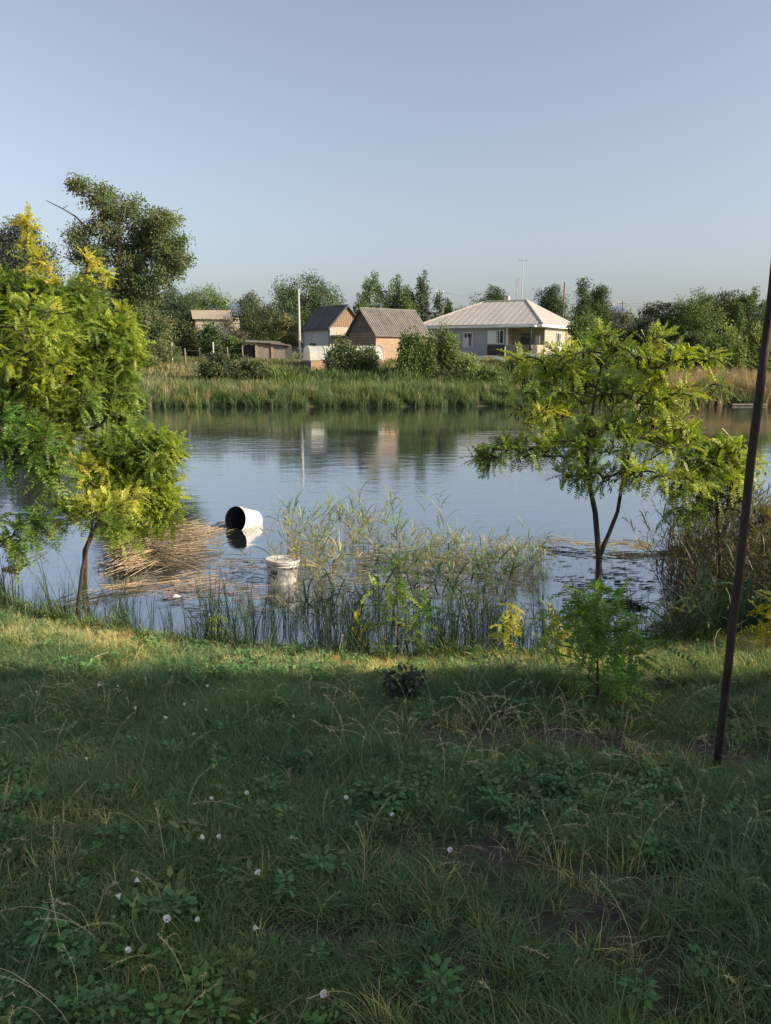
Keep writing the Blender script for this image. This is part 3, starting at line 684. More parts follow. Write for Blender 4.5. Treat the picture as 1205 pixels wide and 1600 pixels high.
# ------------------------------------------------------------------ buildings on the far bank
class Building:
    """local frame: corner near the camera at the origin, u towards the right, v towards the left-back, z up"""
    def __init__(s, name, label, cat, px, D, u, zb=None):
        X = (px-602.5)/F*D*1.012
        s.o = np.array([X, D, gz(X, D) if zb is None else zb]); s.root = thing(name, label, cat, tuple(s.o), rz=math.atan2(u[1], u[0])); s.u = norm(np.array([u[0], u[1], 0.])); s.v = np.array([-s.u[1], s.u[0], 0])
    def part(s, mb, name, mat, parent=None, kind=None):
        o = mb.build(name, mat); o.parent = parent or s.root
        if kind: o['kind'] = kind
        return o
def gable_house(B, a, b, hw, hr, walls, roofm, over=.22, ridge='u', gable_mat=None, ribs=.0, wall_names=('right_wall', 'left_wall')):
    """a along u (x local), b along v (y local)"""
    w = .2
    for nm, c, sz, mt in (('front_wall', (a/2, w/2, hw/2-.2), (a, w, hw+.4), walls[0]), ('side_wall', (w/2, b/2, hw/2-.2), (w, b-2*w, hw+.4), walls[1]),
                          ('back_wall', (a/2, b-w/2, hw/2-.2), (a, w, hw+.4), walls[0]), ('end_wall', (a-w/2, b/2, hw/2-.2), (w, b-2*w, hw+.4), walls[1])):
        mb = MB(); box(mb, c, sz); B.part(mb, 'wall', mt)
    th = .07
    if ridge == 'u':
        P = lambda x, y, z: (x, y, z); la, lb = a, b
    else:
        P = lambda x, y, z: (y, x, z); la, lb = b, a
    # gable triangles
    for x0 in (0.03, la-.13):
        mb = MB(); V = [P(x0, .0, hw), P(x0, lb, hw), P(x0, lb/2, hr-.02), P(x0+.1, 0, hw), P(x0+.1, lb, hw), P(x0+.1, lb/2, hr-.02)]
        mb.add(V, [(0, 1, 2), (3, 5, 4)]); mb.add(V, [(0, 3, 4, 1), (1, 4, 5, 2), (2, 5, 3, 0)]); g = B.part(mb, 'gable', gable_mat or walls[1])
        if gable_mat:
            st = MB(); k = max(6, int(lb/.16))
            for i in range(k):
                y = (i+.5)/k*lb; z1 = hw + (hr-hw)*(1-abs(y-lb/2)/(lb/2))*.96
                if z1-hw > .08:
                    q = P(x0-.012 if x0 < .5 else x0+.112, y, (hw+z1)/2); sz = P(.02, lb/k*.78, z1-hw); box(st, q, [abs(v) for v in sz])
            o = B.part(st, 'plank', gable_mat, kind='stuff', parent=g)
    for s_ in (0, 1):
        mb = MB(); y0, y1 = (-over, lb/2) if s_ == 0 else (lb+over, lb/2); sl_ = (hr-hw)/(lb/2); z0 = hw - over*sl_; e = over
        V = [P(-e, y0, z0), P(la+e, y0, z0), P(la+e, y1, hr), P(-e, y1, hr)]; V2 = [(x, y, z+th) for x, y, z in V]
        mb.add(V+V2, [(0, 3, 2, 1), (4, 5, 6, 7), (0, 1, 5, 4), (1, 2, 6, 5), (2, 3, 7, 6), (3, 0, 4, 7)])
        r = B.part(mb, 'roof_slope', roofm)
        if ribs:
            rb = MB(); k = int((la+2*e)/ribs)
            for i in range(k):
                x = -e + (i+.5)*ribs; p0 = np.array(P(x, y0, z0+th)); p1 = np.array(P(x, y1, hr+th)); tube(rb, [p0, p1], ribs*.22, 5)
            o = B.part(rb, 'corrugation', roofm, parent=r, kind='stuff')
    mb = MB(); tube(mb, [P(-over, lb/2, hr+th), P(la+over, lb/2, hr+th)], .07, 6); B.part(mb, 'ridge_cap', roofm)
# brick shed
B = Building('brick_shed', 'sand-coloured brick shed with grey gable roof, right of the white shed', 'shed', 588, 47.5, (.75, .66), 1.55)
gable_house(B, 4.5, 2.7, 2.15, 3.6, (M['brick'], M['brick']), M['slate'], .22, 'u', M['wood_grey'], .18)
# white shed
B = Building('white_shed', 'whitewashed shed with dark roof and brown plank gable', 'shed', 519, 54, (.78, .62), 1.9)
gable_house(B, 3.0, 3.6, 2.35, 3.8, (M['plaster_cream'], M['plaster_white']), M['slate_dark'], .2, 'v', M['wood'], .2)
mb = MB(); box(mb, (1.6, -.5, 1.75), (3.0, 1.0, .06)); B.part(mb, 'lean_to_roof', M['slate_dark'])
mb = MB(); box(mb, (-.012, 2.2, 1.0), (.03, .7, .5)); B.part(mb, 'window', M['glass_dark'])
# ruined outbuilding
B = Building('outbuilding', 'low tumbledown outbuilding with flat slate roof left of the plastic tunnel', 'outbuilding', 409, 49, (.97, .2), 1.75)
mb = MB(); box(mb, (.9, .05, .55), (1.75, .15, 1.5)); B.part(mb, 'wall', M['wood_grey'])
mb = MB(); box(mb, (-.4, .6, .55), (.8, .1, 1.3)); B.part(mb, 'back_wall', M['dark_wall'])  # dark sheet across the open bay, its shade put into the colour
mb = MB(); box(mb, (-.05, 0, .65), (.16, .2, 1.5)); B.part(mb, 'brick_pier', M['brick'])
mb = MB(); box(mb, (.95, 0, .72), (.14, .22, 1.45)); B.part(mb, 'brick_pier', M['brick'])
mb = MB(); box(mb, (.4, .5, 1.42), (2.3, 1.6, .07), ax=[(1, 0, -.04), (0, 1, .05), (.04, -.05, 1)]); B.part(mb, 'roof_sheet', M['slate'])
mb = MB(); box(mb, (1.5, .3, 1.25), (1.3, 1.2, .07), ax=[(1, 0, -.1), (0, 1, 0), (.1, 0, 1)]); B.part(mb, 'roof_sheet', M['slate'])
mb = MB(); box(mb, (1.75, .5, .5), (1.0, .9, 1.3)); B.part(mb, 'side_room', M['dark_wall'])
# plastic tunnel greenhouse on a low brick footing
B = Building('greenhouse', 'arched plastic-film greenhouse in front of the white shed', 'greenhouse', 489, 44, (.93, .36), 1.25)
Lg, Wg, Hf, Rg = 4.6, 1.75, .78, .86
def arc(x, r=Rg, k=14): th = np.linspace(0, PI, k); return np.stack([np.full(k, x), Wg/2 - np.cos(th)*Wg/2*r/Rg, Hf + np.sin(th)*r*1.0], 1)
mb = MB(); rows = [arc(x, Rg*(1-.03*(i % 2))) for i, x in enumerate(np.linspace(0, Lg, 11))]; k = 14; V = np.concatenate(rows)
mb.add(V, [(i*k+j, i*k+j+1, (i+1)*k+j+1, (i+1)*k+j) for i in range(10) for j in range(k-1)]); o = B.part(mb, 'film_cover', M['film'])
for x in (0, Lg):
    mb = MB(); A_ = arc(x); mb.add(np.concatenate([A_, [[x, Wg/2, Hf]]]), [(j, j+1, k) for j in range(k-1)]); B.part(mb, 'film_end', M['film'])
for x in np.linspace(0, Lg, 6): mb = MB(); tube(mb, arc(x, Rg*1.012), .02, 5); B.part(mb, 'hoop', M['metal'])
mb = MB(); box(mb, (Lg/2, 0, .15), (Lg, .14, 1.2)); B.part(mb, 'footing_wall', M['brick'])
mb = MB(); box(mb, (0, Wg/2, .15), (.14, Wg-.14, 1.2)); B.part(mb, 'side_wall', M['wood_grey'])
mb = MB(); box(mb, (Lg/2, Wg, .15), (Lg, .14, 1.2)); B.part(mb, 'footing_wall', M['brick'])
# pale hipped-roof house
B = Building('hip_roof_house', 'house in shade-toned grey-blue and sun-toned cream, with wide pale hipped roof and corner veranda', 'house', 832, 60, (.5, .866), 1.95)
a, b, hw, hr = 9.0, 10.2, 2.65, 4.75; ov = .45
walls = [((a/2, .15, hw/2-.3), (a, .3, hw+.6), 'plaster_cream'), ((.15, (b+2.6)/2, hw/2-.3), (.3, b-2.9, hw+.6), 'plaster_shade'), ((a/2, b-.15, hw/2-.3), (a-.6, .3, hw+.6), 'plaster_shade'), ((a-.15, b/2, hw/2-.3), (.3, b-.6, hw+.6), 'plaster_cream')]  # sunlit walls cream, shaded walls grey-blue: light put into the colour
walls[0] = ((a/2+.8, .15, hw/2-.3), (a-1.6, .3, hw+.6), 'plaster_cream')
for c, sz, mt in walls: mb = MB(); box(mb, c, sz); B.part(mb, 'wall', M[mt])
mb = MB(); rr = b/2-.0; rx0, rx1 = a*.42, a*.58
E = [(-ov, -ov, hw), (a+ov, -ov, hw), (a+ov, b+ov, hw), (-ov, b+ov, hw)]; RD = [(a/2, 2.7, hr), (a/2, b-3.6, hr)]
def slab(mb, V, th=.1):
    V = [tuple(v) for v in V]; n_ = len(V); V2 = [(x, y, z+th) for x, y, z in V]
    mb.add(V+V2, [tuple(range(n_))[::-1]]); mb.f.append(np.array([tuple(range(n_, 2*n_))])+mb.n-2*n_); mb.m.append(np.zeros(1))
    mb.f.append(np.array([(i, (i+1) % n_, n_+(i+1) % n_, n_+i) for i in range(n_)])+mb.n-2*n_); mb.m.append(np.zeros(n_))
faces = [[E[3], E[0], RD[0], RD[1]], [E[0], E[1], RD[0]], [E[1], E[2], RD[1], RD[0]], [E[2], E[3], RD[1]]]
for fi, fc in enumerate(faces):
    mb = MB(); slab(mb, fc, .09); rf = B.part(mb, 'roof_slope', M['roof_cream'])
    e0, e1 = np.array(fc[0]), np.array(fc[1]); k = int(np.linalg.norm(e1-e0)/.55); rb = MB()
    for i in range(1, k):
        p0 = e0+(e1-e0)*i/k; inw = np.cross([0, 0, 1], norm(e1-e0)); 
        # climb until the hip or the ridge
        mid = np.array(fc[2]) ; depth = abs(np.dot(np.array(fc[2])-e0, inw)); s0 = np.linalg.norm(p0-e0)/np.linalg.norm(e1-e0); Lx = np.linalg.norm(e1-e0)
        s_a = np.dot(np.array(fc[-1])-e0, norm(e1-e0))/Lx; s_b = np.dot(np.array(fc[2])-e0, norm(e1-e0))/Lx
        fr = min(1, s0/max(s_a, 1e-3), (1-s0)/max(1-s_b, 1e-3)); p1 = p0 + inw*depth*fr + np.array([0, 0, (hr-hw)*fr])
        tube(rb, [p0+[0, 0, .1], p1+[0, 0, .1]], .022, 4)
    B.part(rb, 'standing_seam', M['roof_cream'], parent=rf, kind='stuff')
mb = MB(); tube(mb, [np.add(RD[0], (0, 0, .1)), np.add(RD[1], (0, 0, .1))], .09, 6)
for q, r_ in ((E[0], RD[0]), (E[1], RD[0]), (E[3], RD[1]), (E[2], RD[1])): tube(mb, [np.add(q, (0, 0, .1)), np.add(r_, (0, 0, .1))], .08, 6)
B.part(mb, 'ridge_cap', M['roof_cream'])
mb = MB(); box(mb, (a/2, 2.55, hw-.06), (a+.8, .02, .01));
for c, sz in (((-ov+.02, b/2, hw-.06), (.05, b+2*ov, .16)), ((a/2, -ov+.02, hw-.06), (a+2*ov-.12, .05, .16))): mb = MB(); box(mb, c, sz); B.part(mb, 'fascia', M['white_paint'])
mb = MB(); box(mb, (a/2, b/2, hw-.16), (a+2*ov-.2, b+2*ov-.2, .04)); B.part(mb, 'soffit', M['white_paint'])
# windows of the shaded long wall (local y runs left)
def window(x, y, z, w_, h_, face, curtain=True, mat='curtain'):
    mb = MB(); t_ = .05
    def bx_(cy, cz, sy, sz, off, th_=.05):
        m_ = mb
        if face == 'v': box(m_, (x-off, y+cy, z+cz), (th_, sy, sz))
        else: box(m_, (x+cy, y-off, z+cz), (sy, th_, sz))
    for cy, cz, sy, sz in ((0, h_/2, w_+.1, .07), (0, -h_/2, w_+.1, .07), (-w_/2, 0, .07, h_), (w_/2, 0, .07, h_), (.08, 0, .05, h_-.07)): bx_(cy, cz, sy, sz, .05)
    fo = B.part(mb, 'window', M['white_paint'])
    mb2 = MB(); mb = mb2; bx_(0, 0, w_-.05, h_-.05, .01, .03); o = B.part(mb2, 'pane', M['glass_dark'], parent=fo)
    if curtain: mb = MB(); mb3 = mb; bx_(.14 if w_ > .6 else 0, -h_*.15, w_*.5, h_*.6, .032, .01); B.part(mb3, 'curtain', M['curtain'], parent=fo)
window(0, 6.0, 1.55, .75, 1.15, 'v'); window(0, 8.0, 1.55, .6, 1.1, 'v', False)
window(5.2, 0, 1.55, 1.1, 1.2, 'u', False)
mb = MB(); box(mb, (-.03, 3.9, 1.75), (.06, .75, 1.05)); B.part(mb, 'white_panel', M['white_paint'])
window(0, 3.15, 1.75, .55, 1.05, 'v', False)
mb = MB(); box(mb, (-.04, 3.5, .55), (.08, 1.5, 1.15)); B.part(mb, 'dark_panel', M['dark_wall'])
# corner veranda: back walls, lit parapet, posts, a door and a rail
mb = MB(); box(mb, (1.6, 1.5, hw/2-.3), (.14, 2.4, hw+.6)); box(mb, (.9, 2.72, hw/2-.3), (1.5, .14, hw+.6)); B.part(mb, 'veranda_back_wall', M['plaster_cream'])
mb = MB(); box(mb, (1.51, 1.5, 1.55), (.03, 1.0, 1.0)); B.part(mb, 'window', M['glass_dark'])
mb = MB(); box(mb, (1.5, .55, 1.3), (.03, .35, 1.1)); B.part(mb, 'curtain', M['curtain'])
pa = np.array([-.05, 2.62]); pb = np.array([.05, .08]); pc_ = np.array([-.75, .3])
mb = MB()
w0 = np.array([-.15, 2.55]); w1 = np.array([-.95, .30]) ; w2 = np.array([.05, .1])
def wallseg(mb, p0, p1, z0, z1, th=.12):
    d_ = norm(p1-p0); n_ = np.array([-d_[1], d_[0]]); L_ = np.linalg.norm(p1-p0); c = (p0+p1)/2
    box(mb, (c[0], c[1], (z0+z1)/2), (L_, th, z1-z0), ax=[(d_[0], d_[1], 0), (n_[0], n_[1], 0), (0, 0, 1)])
wallseg(mb, w0, w0 + np.array([-.55, -.85])*0 + (w1-w0), -.5, 1.12); B.part(mb, 'parapet', M['plaster_cream'])
mb = MB(); wallseg(mb, w1, w2+[1.5, 0], -.5, 1.12); B.part(mb, 'parapet', M['plaster_cream'])
for q in (w0, w1): mb = MB(); box(mb, (q[0], q[1], hw/2), (.12, .12, hw)); B.part(mb, 'veranda_post', M['white_paint'] if q is w0 else M['dark_wall'])
mb = MB(); tube(mb, [(w0[0], w0[1], 1.9), (w1[0], w1[1], 1.75)], .02, 5); B.part(mb, 'clothes_line', M['metal'])
mb = MB(); box(mb, (-.45, 1.5, hw-.1), (1.3, 3.1, .14)); B.part(mb, 'veranda_roof_edge', M['white_paint'])
mb = MB(); box(mb, (a/2+.4, 4.6, hr+.1), (.4, .4, .8)); B.part(mb, 'chimney', M['concrete'])
# far houses
def small_house(px, ytop, yeave, ybase, wpx, D, wall, roof, name, label, chim=True):
    X = (px-602.5)/F*D; zb = gz(X, D); zt = CAM_H+(550.3-ytop)*D/F; ze = CAM_H+(550.3-yeave)*D/F
    B = Building(name, label, 'house', px, D, (.96, .28), zb); gable_house(B, wpx*D/F, 5, ze-zb, zt-zb, (M[wall], M[wall]), M[roof], .3, 'u')
    mb = MB(); box(mb, (wpx*D/F*.4, -.02, (ze-zb)*.6), (1, .04, 1)); B.part(mb, 'window', M['glass_dark'])
    if chim: mb = MB(); box(mb, (wpx*D/F*.6, 2.5, zt-zb+.1), (.4, .4, .7)); B.part(mb, 'chimney', M['concrete'])
small_house(318, 488, 500, 545, 52, 78, 'plaster_cream', 'roof_tan', 'cream_house', 'low tan-roofed house half hidden by the left trees', False)
small_house(350, 478, 494, 545, 34, 86, 'plaster_cream', 'blue_roof', 'blue_roof_house', 'house with grey-blue roof behind the tan-roofed one at left')
small_house(940, 481, 491, 545, 26, 130, 'dark_wall', 'blue_roof', 'distant_house', 'tiny dark blue roof above the trees right of the spruce')
small_house(1188, 476, 484, 545, 30, 120, 'plaster_white', 'blue_roof', 'edge_house', 'pale blue roof beside the rusty pole at the right edge')

# poles, masts, wires
def pole(px, ytop, ybot, D, r, mat, name, label, cat='pole', arm=0, parts=()):
    q = at(px, ybot, D); z0 = min(q[2], gz(q[0], D)) if cat == 'pole' else q[2]; top = at(px, ytop, D)
    t = thing(name, label, cat, (q[0], D, z0)); mb = MB(); hgt = top[2]-z0
    tube(mb, [(0, 0, -.1), (0, 0, hgt)], [r*1.15, r*.85], 8); o = mb.build('shaft', M[mat]); o.parent = t
    if arm:
        mb = MB(); box(mb, (0, 0, hgt-.25), (arm, .07, .07)); o = mb.build('crossarm', M[mat]); o.parent = t
        for s_ in (-.45, .45): mb = MB(); tube(mb, [(s_*arm, 0, hgt-.22), (s_*arm, 0, hgt-.05)], .04, 6); o = mb.build('insulator', M['white_paint']); o.parent = t
    return t, np.array([q[0], D, top[2]])
_, P1 = pole(468.5, 452, 540, 50, .075, 'concrete', 'concrete_pole', 'pale slim concrete pole rising left of the white shed')
_, P2 = pole(686, 453, 545, 72, .06, 'wood_grey', 'utility_pole', 'grey wooden line pole left of the hipped roof', arm=.7)
_, P3 = pole(690.5, 474, 545, 71, .07, 'concrete', 'vent_pipe', 'short pale pipe right beside the grey line pole')
_, P4 = pole(877.5, 441, 545, 82, .09, 'wood', 'wooden_pole', 'brown wooden pole just left of the spruce')
_, P5 = pole(968.5, 471, 545, 105, .09, 'wood_grey', 'line_pole', 'thin far line pole right of the tiny blue roof', arm=1.2)
_, P6 = pole(385, 468, 545, 105, .09, 'wood_grey', 'distant_pole', 'thin far pole beside the grey-blue roof', arm=1.2)
t, _ = pole(815, 406, 478, 66, .03, 'metal', 'aerial_mast', 'tall thin aerial mast standing on the hipped roof', 'aerial')
H_ = at(815, 406, 66)[2]-at(815, 478, 66)[2]
mb = MB(); tube(mb, [(-.35, 0, H_-.05), (.35, 0, H_-.02)], .018, 5)
for x in (-.3, -.1, .12, .3): tube(mb, [(x, -.25, H_-.04), (x, .25, H_-.04)], .012, 4)
o = mb.build('aerial_bars', M['metal']); o.parent = t
t, _ = pole(807.5, 435, 478, 66.5, .02, 'metal', 'lattice_mast', 'shorter lattice aerial just left of the tall mast', 'aerial')
H_ = at(807, 435, 66.5)[2]-at(807, 478, 66.5)[2]; mb = MB()
for s_ in (-.12, .12): tube(mb, [(s_, 0, 0), (s_*.7, 0, H_)], .014, 4)
for i in range(9): z = i/9*H_; tube(mb, [(-.12, 0, z), (.12, 0, z+H_/9)], .01, 4)
o = mb.build('lattice', M['metal']); o.parent = t
def wire(a, b, sag, label):
    u = np.linspace(0, 1, 17)[:, None]; p = a+(b-a)*u; p[:, 2] -= (sag*4*u*(1-u))[:, 0]; mb = MB(); tube(mb, p, .014, 3, cap=False)
    tag(mb.build('power_line', M['metal']), label, 'power line', 'power lines over the village')
wire(P2+[.3, 0, -.2], P5+[0, 0, -.1], .9, 'upper power line running right from the grey pole behind the house')
wire(P2+[-.3, 0, -.2], P6+[0, 0, -.2], .9, 'power line running left from the grey pole over the sheds')
wire(P5+[.4, 0, -.2], P5+np.array([45., -12, -.6]), .8, 'upper power line leaving the far pole towards the right wood')
wire(P5+[-.4, 0, -.5], P5+np.array([45., -12, -1.3]), .9, 'lower power line leaving the far pole towards the right wood')

# fence posts with wire at the left of the far bank
t = thing('wire_fence', 'row of weathered fence posts with wire on the far grassy slope', 'fence', (at(300, 560, 46)[0], 46, 0))
FP = [(255, 47), (269, 46.5), (290, 46), (312, 46.3), (334, 46), (356, 46.6), (380, 47)]; tops = []
for i, (px, D) in enumerate(FP):
    q = at(px, 560, D); z0 = gz(q[0], D); h_ = [1.0, 1.25, .95, .9, 1.3, .95, 1.0][i]
    mb = MB(); tube(mb, [(q[0], D, z0-.2), (q[0]+rng.normal(0, .04), D, z0+h_)], [.06, .05], 6); o = mb.build('post', M['concrete' if i in (1, 4) else 'wood_grey'])
    o.parent = t; o.matrix_parent_inverse = t.matrix_basis.inverted(); o.location = -np.array(t.location); o.matrix_parent_inverse.identity(); tops.append((q[0], D, z0+h_*.85))
for dz in (0, -.35, -.65):
    mb = MB(); tube(mb, [np.array(a_)+[0, 0, dz] for a_ in tops], .008, 3, cap=False); o = mb.build('wire', M['metal']); o.parent = t; o.location = -np.array(t.location)

# teal netting tents
def tent(px, ytop, ybot, wpx, D, label):
    q = at(px, ybot, D); z0 = gz(q[0], D); top = CAM_H+(550.3-ytop)*D/F; h_ = top-z0; w_ = wpx*D/F
    t = thing('net_tent', label, 'netting', (q[0], D, z0)); k = 12; rows = []
    for i, y in enumerate(np.linspace(0, 2.4, 5)):
        th = np.linspace(0, PI, k); rows.append(np.stack([-np.cos(th)*w_/2, np.full(k, y), np.sin(th)**.8*h_*(1-.04*(i % 2))], 1))
    mb = MB(); mb.add(np.concatenate(rows), [(i*k+j, i*k+j+1, (i+1)*k+j+1, (i+1)*k+j) for i in range(4) for j in range(k-1)]); o = mb.build('net_cover', M['net'], smooth=True); o.parent = t
    for i in (0, 2, 4): mb = MB(); tube(mb, rows[i]*[1.01, 1, 1.01], .022, 5); o = mb.build('hoop', M['metal']); o.parent = t
tent(768, 556, 585, 44, 46, 'teal netting tent on the far bank below the veranda')
tent(825, 552, 575, 40, 49, 'teal netting tent behind the left of the right locust')
tent(925, 543, 572, 60, 47, 'teal netting tent seen through the right locust crown')
tent(982, 540, 566, 50, 50, 'dim teal netting tent right behind the locust crown')
# fallen pale boards on the shore under the dry reeds
for px, py, ln, lb in ((1150, 617, 1.6, 'weathered plank lying at the water under the dry far reeds'),):
    q = on_z(px, py+14, 0); mb = MB(); box(mb, (0, 0, .06), (ln, .16, .06)); o = mb.build('plank', M['wood_grey']); o.location = (q[0], 34.4 if px < 600 else 35.6, .0); tag(o, lb, 'plank')

# unseen house added right of the camera to shade the lawn
t = thing('shade_house', 'unseen house added beside the lawn to shade it', 'house', (0, 0, 0))
mb = MB(); box(mb, (14.5, -4.6, 2.5), (15, 9.0, 7.0)); o = mb.build('wall', M['plaster_cream']); o.parent = t
mb = MB(); slab(mb, [(6.3, .52, 5.9), (22.7, .42, 5.95), (22.7, -4.6, 6.4), (6.3, -4.6, 6.4)]); o = mb.build('roof_slope', M['slate']); o.parent = t
mb = MB(); slab(mb, [(6.3, -4.6, 6.4), (22.7, -4.6, 6.4), (22.7, -9.7, 5.9), (6.3, -9.7, 5.9)]); o = mb.build('roof_slope', M['slate']); o.parent = t

# ------------------------------------------------------------------ near locust trees with feathered leaves
def fronds(mb, base, d, L, col, pairs=8, leafl=.036, droop=.35):
    n = len(base); d = norm(d); side = norm(np.cross(d, [[0, 0, 1.]]) + rng.normal(0, .12, (n, 3))); up = norm(np.cross(side, d))
    roll = rng.normal(0, .45, (n, 1)); side, up = side*np.cos(roll)+up*np.sin(roll), up*np.cos(roll)-side*np.sin(roll)
    def P(t): return base + d*(L[:, None]*t) + np.array([0, 0, -1.])*(droop*L[:, None]*t*t)
    # rachis
    ts = [0, .5, 1]; w = .0016; V = []
    for t in ts: q = P(t); V += [q-side*w, q+side*w]
    V = np.stack(V, 1).reshape(-1, 3); b = np.arange(n)[:, None]*6
    mb.add(V, np.concatenate([b+[0, 1, 3, 2], b+[2, 3, 5, 4]]), np.repeat(col*.8, 6, 0))
    allV = []; allC = []
    slots = [(t, s) for t in np.linspace(.16, .95, pairs) for s in (-1, 1)] + [(1.0, 0)]
    for t, s in slots:
        q = P(t); tan = norm(d + np.array([0, 0, -1.])*(2*droop*t))
        ax = norm(side*s + tan*(.45 if s else 1) + rng.normal(0, .16, (n, 3)) + [0, 0, -.15])
        nn = norm(up + side*s*(-.15) + rng.normal(0, .22, (n, 3))); wv = norm(np.cross(ax, nn))
        ll = (leafl*rng.uniform(.8, 1.15, n)*(1-.25*abs(t-.5)))[:, None]*(L[:, None]/.22); ww = ll*.21
        allV.append(np.stack([q, q+ax*ll*.25+wv*ww, q+ax*ll*.7+wv*ww*1.05, q+ax*ll, q+ax*ll*.7-wv*ww*1.05, q+ax*ll*.25-wv*ww], 1).reshape(-1, 3))
        allC.append(np.repeat(col*(1+rng.uniform(-.12, .12, (n, 1))), 6, 0))
    V = np.concatenate(allV); mb.add(V, np.arange(len(V)).reshape(-1, 6), np.concatenate(allC))
def locust(name, label, trunk, lobes, ntips, per, group=None, r0=.0035, rt=.03, L=(.15, .25), pods=0, tr=(.035, .008), twig=.22, extra_stems=(), outward=None, droop=.35, cat='tree'):
    """lobes: world ellipsoids + colour index; trunk: world polyline"""
    base = np.array(trunk[0], float); t = thing(name, label, cat, tuple(base), group)
    tr_ = [np.array(p, float)-base for p in trunk]
    Lb = [(l[0]-base[0], l[1]-base[1], l[2]-base[2], l[3], l[4], l[5], l[6]) for l in lobes]
    tips, k = lobes_pts(Lb, ntips)
    nodes, par, cnt, nt0, ends = skeleton(tr_, tips, .05)
    mb = MB(); tube(mb, tr_, np.linspace(tr[0], tr[1], len(tr_)), 8); o = mb.build('trunk', M['bark'], smooth=True); o.parent = t
    mb = MB(); limbs(mb, nodes, par, cnt, nt0, r0, rt); 
    for e in extra_stems: tube(mb, [np.array(q)-base for q in e[0]], e[1], 7)
    o = mb.build('branches', M['bark'], smooth=True); o.parent = t; o['kind'] = 'stuff'
    Bp = []; Dd = []; Cc = []; cols = [np.array(l[7]) for l in lobes]
    cen = np.mean([l[:3] for l in Lb], 0)
    for ti, e in ends:
        p1 = nodes[e]; p0 = nodes[par[e]]; dr = norm(p1-p0 + rng.normal(0, .02, 3)); m = max(2, int(rng.normal(per, per*.25)))
        yel = rng.uniform() < .05
        for q in range(m):
            u = (q+.5)/m; bp = p0*(1-u)+p1*u if u < .8 else p1; a = q*2.4+rng.uniform(0, 6)
            perp = norm(np.cross(dr, rng.normal(size=3))); dd = norm(dr*(.35+.5*u) + perp*.85 + [0, 0, .15])
            if outward is not None: dd = norm(dd + outward*norm(p1-cen))
            Bp.append(bp); Dd.append(dd); c = cols[k[ti]]; 
            c = c*np.array([1.5, 1.35, .8]) if yel and c[0] < .3 else c
            tipy = np.array([1.35, 1.2, .85]) if (u > .75 and rng.uniform() < .35) else 1
            Cc.append(c*tipy*rng.uniform(.75, 1.25)*np.array([1+rng.uniform(-.12, .12), 1, 1]))
    mb = MB(); fronds(mb, np.array(Bp), np.array(Dd), rng.uniform(L[0], L[1], len(Bp)), np.clip(np.array(Cc), 0, 1), droop=droop)
    o = mb.build('foliage', M['leaf']); o.parent = t; o['kind'] = 'stuff'
    if pods:
        j = rng.integers(0, len(ends), pods); c_ = np.array([nodes[ends[i][1]] for i in j]); n_ = 7
        p = np.repeat(c_, n_, 0)+rng.normal(0, .035, (pods*n_, 3)); mb = MB()
        cards(mb, p, norm(np.array([[0, 0, -1.]])+rng.normal(0, .28, (len(p), 3))), rand_dirs(len(p)), rng.uniform(.03, .07, len(p)), .013, varcol((.055, .035, .022), len(p), .4, .1))
        o = mb.build('seed_pods', M['straw']); o.parent = t; o['kind'] = 'stuff'
    return t
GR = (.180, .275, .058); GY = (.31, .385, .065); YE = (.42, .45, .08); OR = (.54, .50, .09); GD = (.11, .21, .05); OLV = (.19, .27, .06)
def lobe(px, py, Y, rx, ry, w, col, dep=1.0):
    q = at(px, py, Y); return (q[0], q[1], q[2], rx*Y/F, rx*Y/F*dep, ry*Y/F, w, col)
# left: main locust, trunk outside the frame
Y0 = 7.2
tb = at(-70, 900, Y0); tb[2] = gz(tb[0], Y0) if gz(tb[0], Y0) > -.2 else -.2
trunk = [tb, at(-60, 800, Y0), at(-45, 700, Y0), at(-15, 600, Y0), at(25, 520, Y0), at(45, 440, Y0)]
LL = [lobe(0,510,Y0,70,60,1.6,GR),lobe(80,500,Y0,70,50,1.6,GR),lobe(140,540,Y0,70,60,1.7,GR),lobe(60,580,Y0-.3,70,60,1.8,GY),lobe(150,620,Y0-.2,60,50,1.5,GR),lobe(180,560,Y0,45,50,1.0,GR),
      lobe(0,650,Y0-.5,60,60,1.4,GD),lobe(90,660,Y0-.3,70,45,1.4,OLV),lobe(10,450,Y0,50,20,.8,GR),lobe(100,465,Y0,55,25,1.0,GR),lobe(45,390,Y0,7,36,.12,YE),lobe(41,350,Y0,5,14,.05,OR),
      lobe(65,415,Y0-.2,8,14,.07,OR),lobe(143,408,Y0,8,9,.05,OR),lobe(166,430,Y0,9,7,.05,YE),lobe(130,428,Y0,12,6,.05,YE),lobe(0,425,Y0,25,7,.08,YE),lobe(190,488,Y0,9,6,.04,YE),lobe(82,440,Y0-.3,8,8,.05,OR),lobe(215,548,Y0,8,3,.03,YE),
      lobe(-60,600,Y0,60,120,1.2,GR),lobe(200,650,Y0,30,40,.6,GR),lobe(60,520,Y0-.8,80,70,1.0,GY),lobe(190,530,Y0,30,40,.5,GY)]
locust('locust_tree', 'large leafy locust at the left edge with yellow branch tips', trunk, LL, 1500, 7.5, L=(.10, .175), droop=.16, rt=.03, pods=160, tr=(.07, .012))
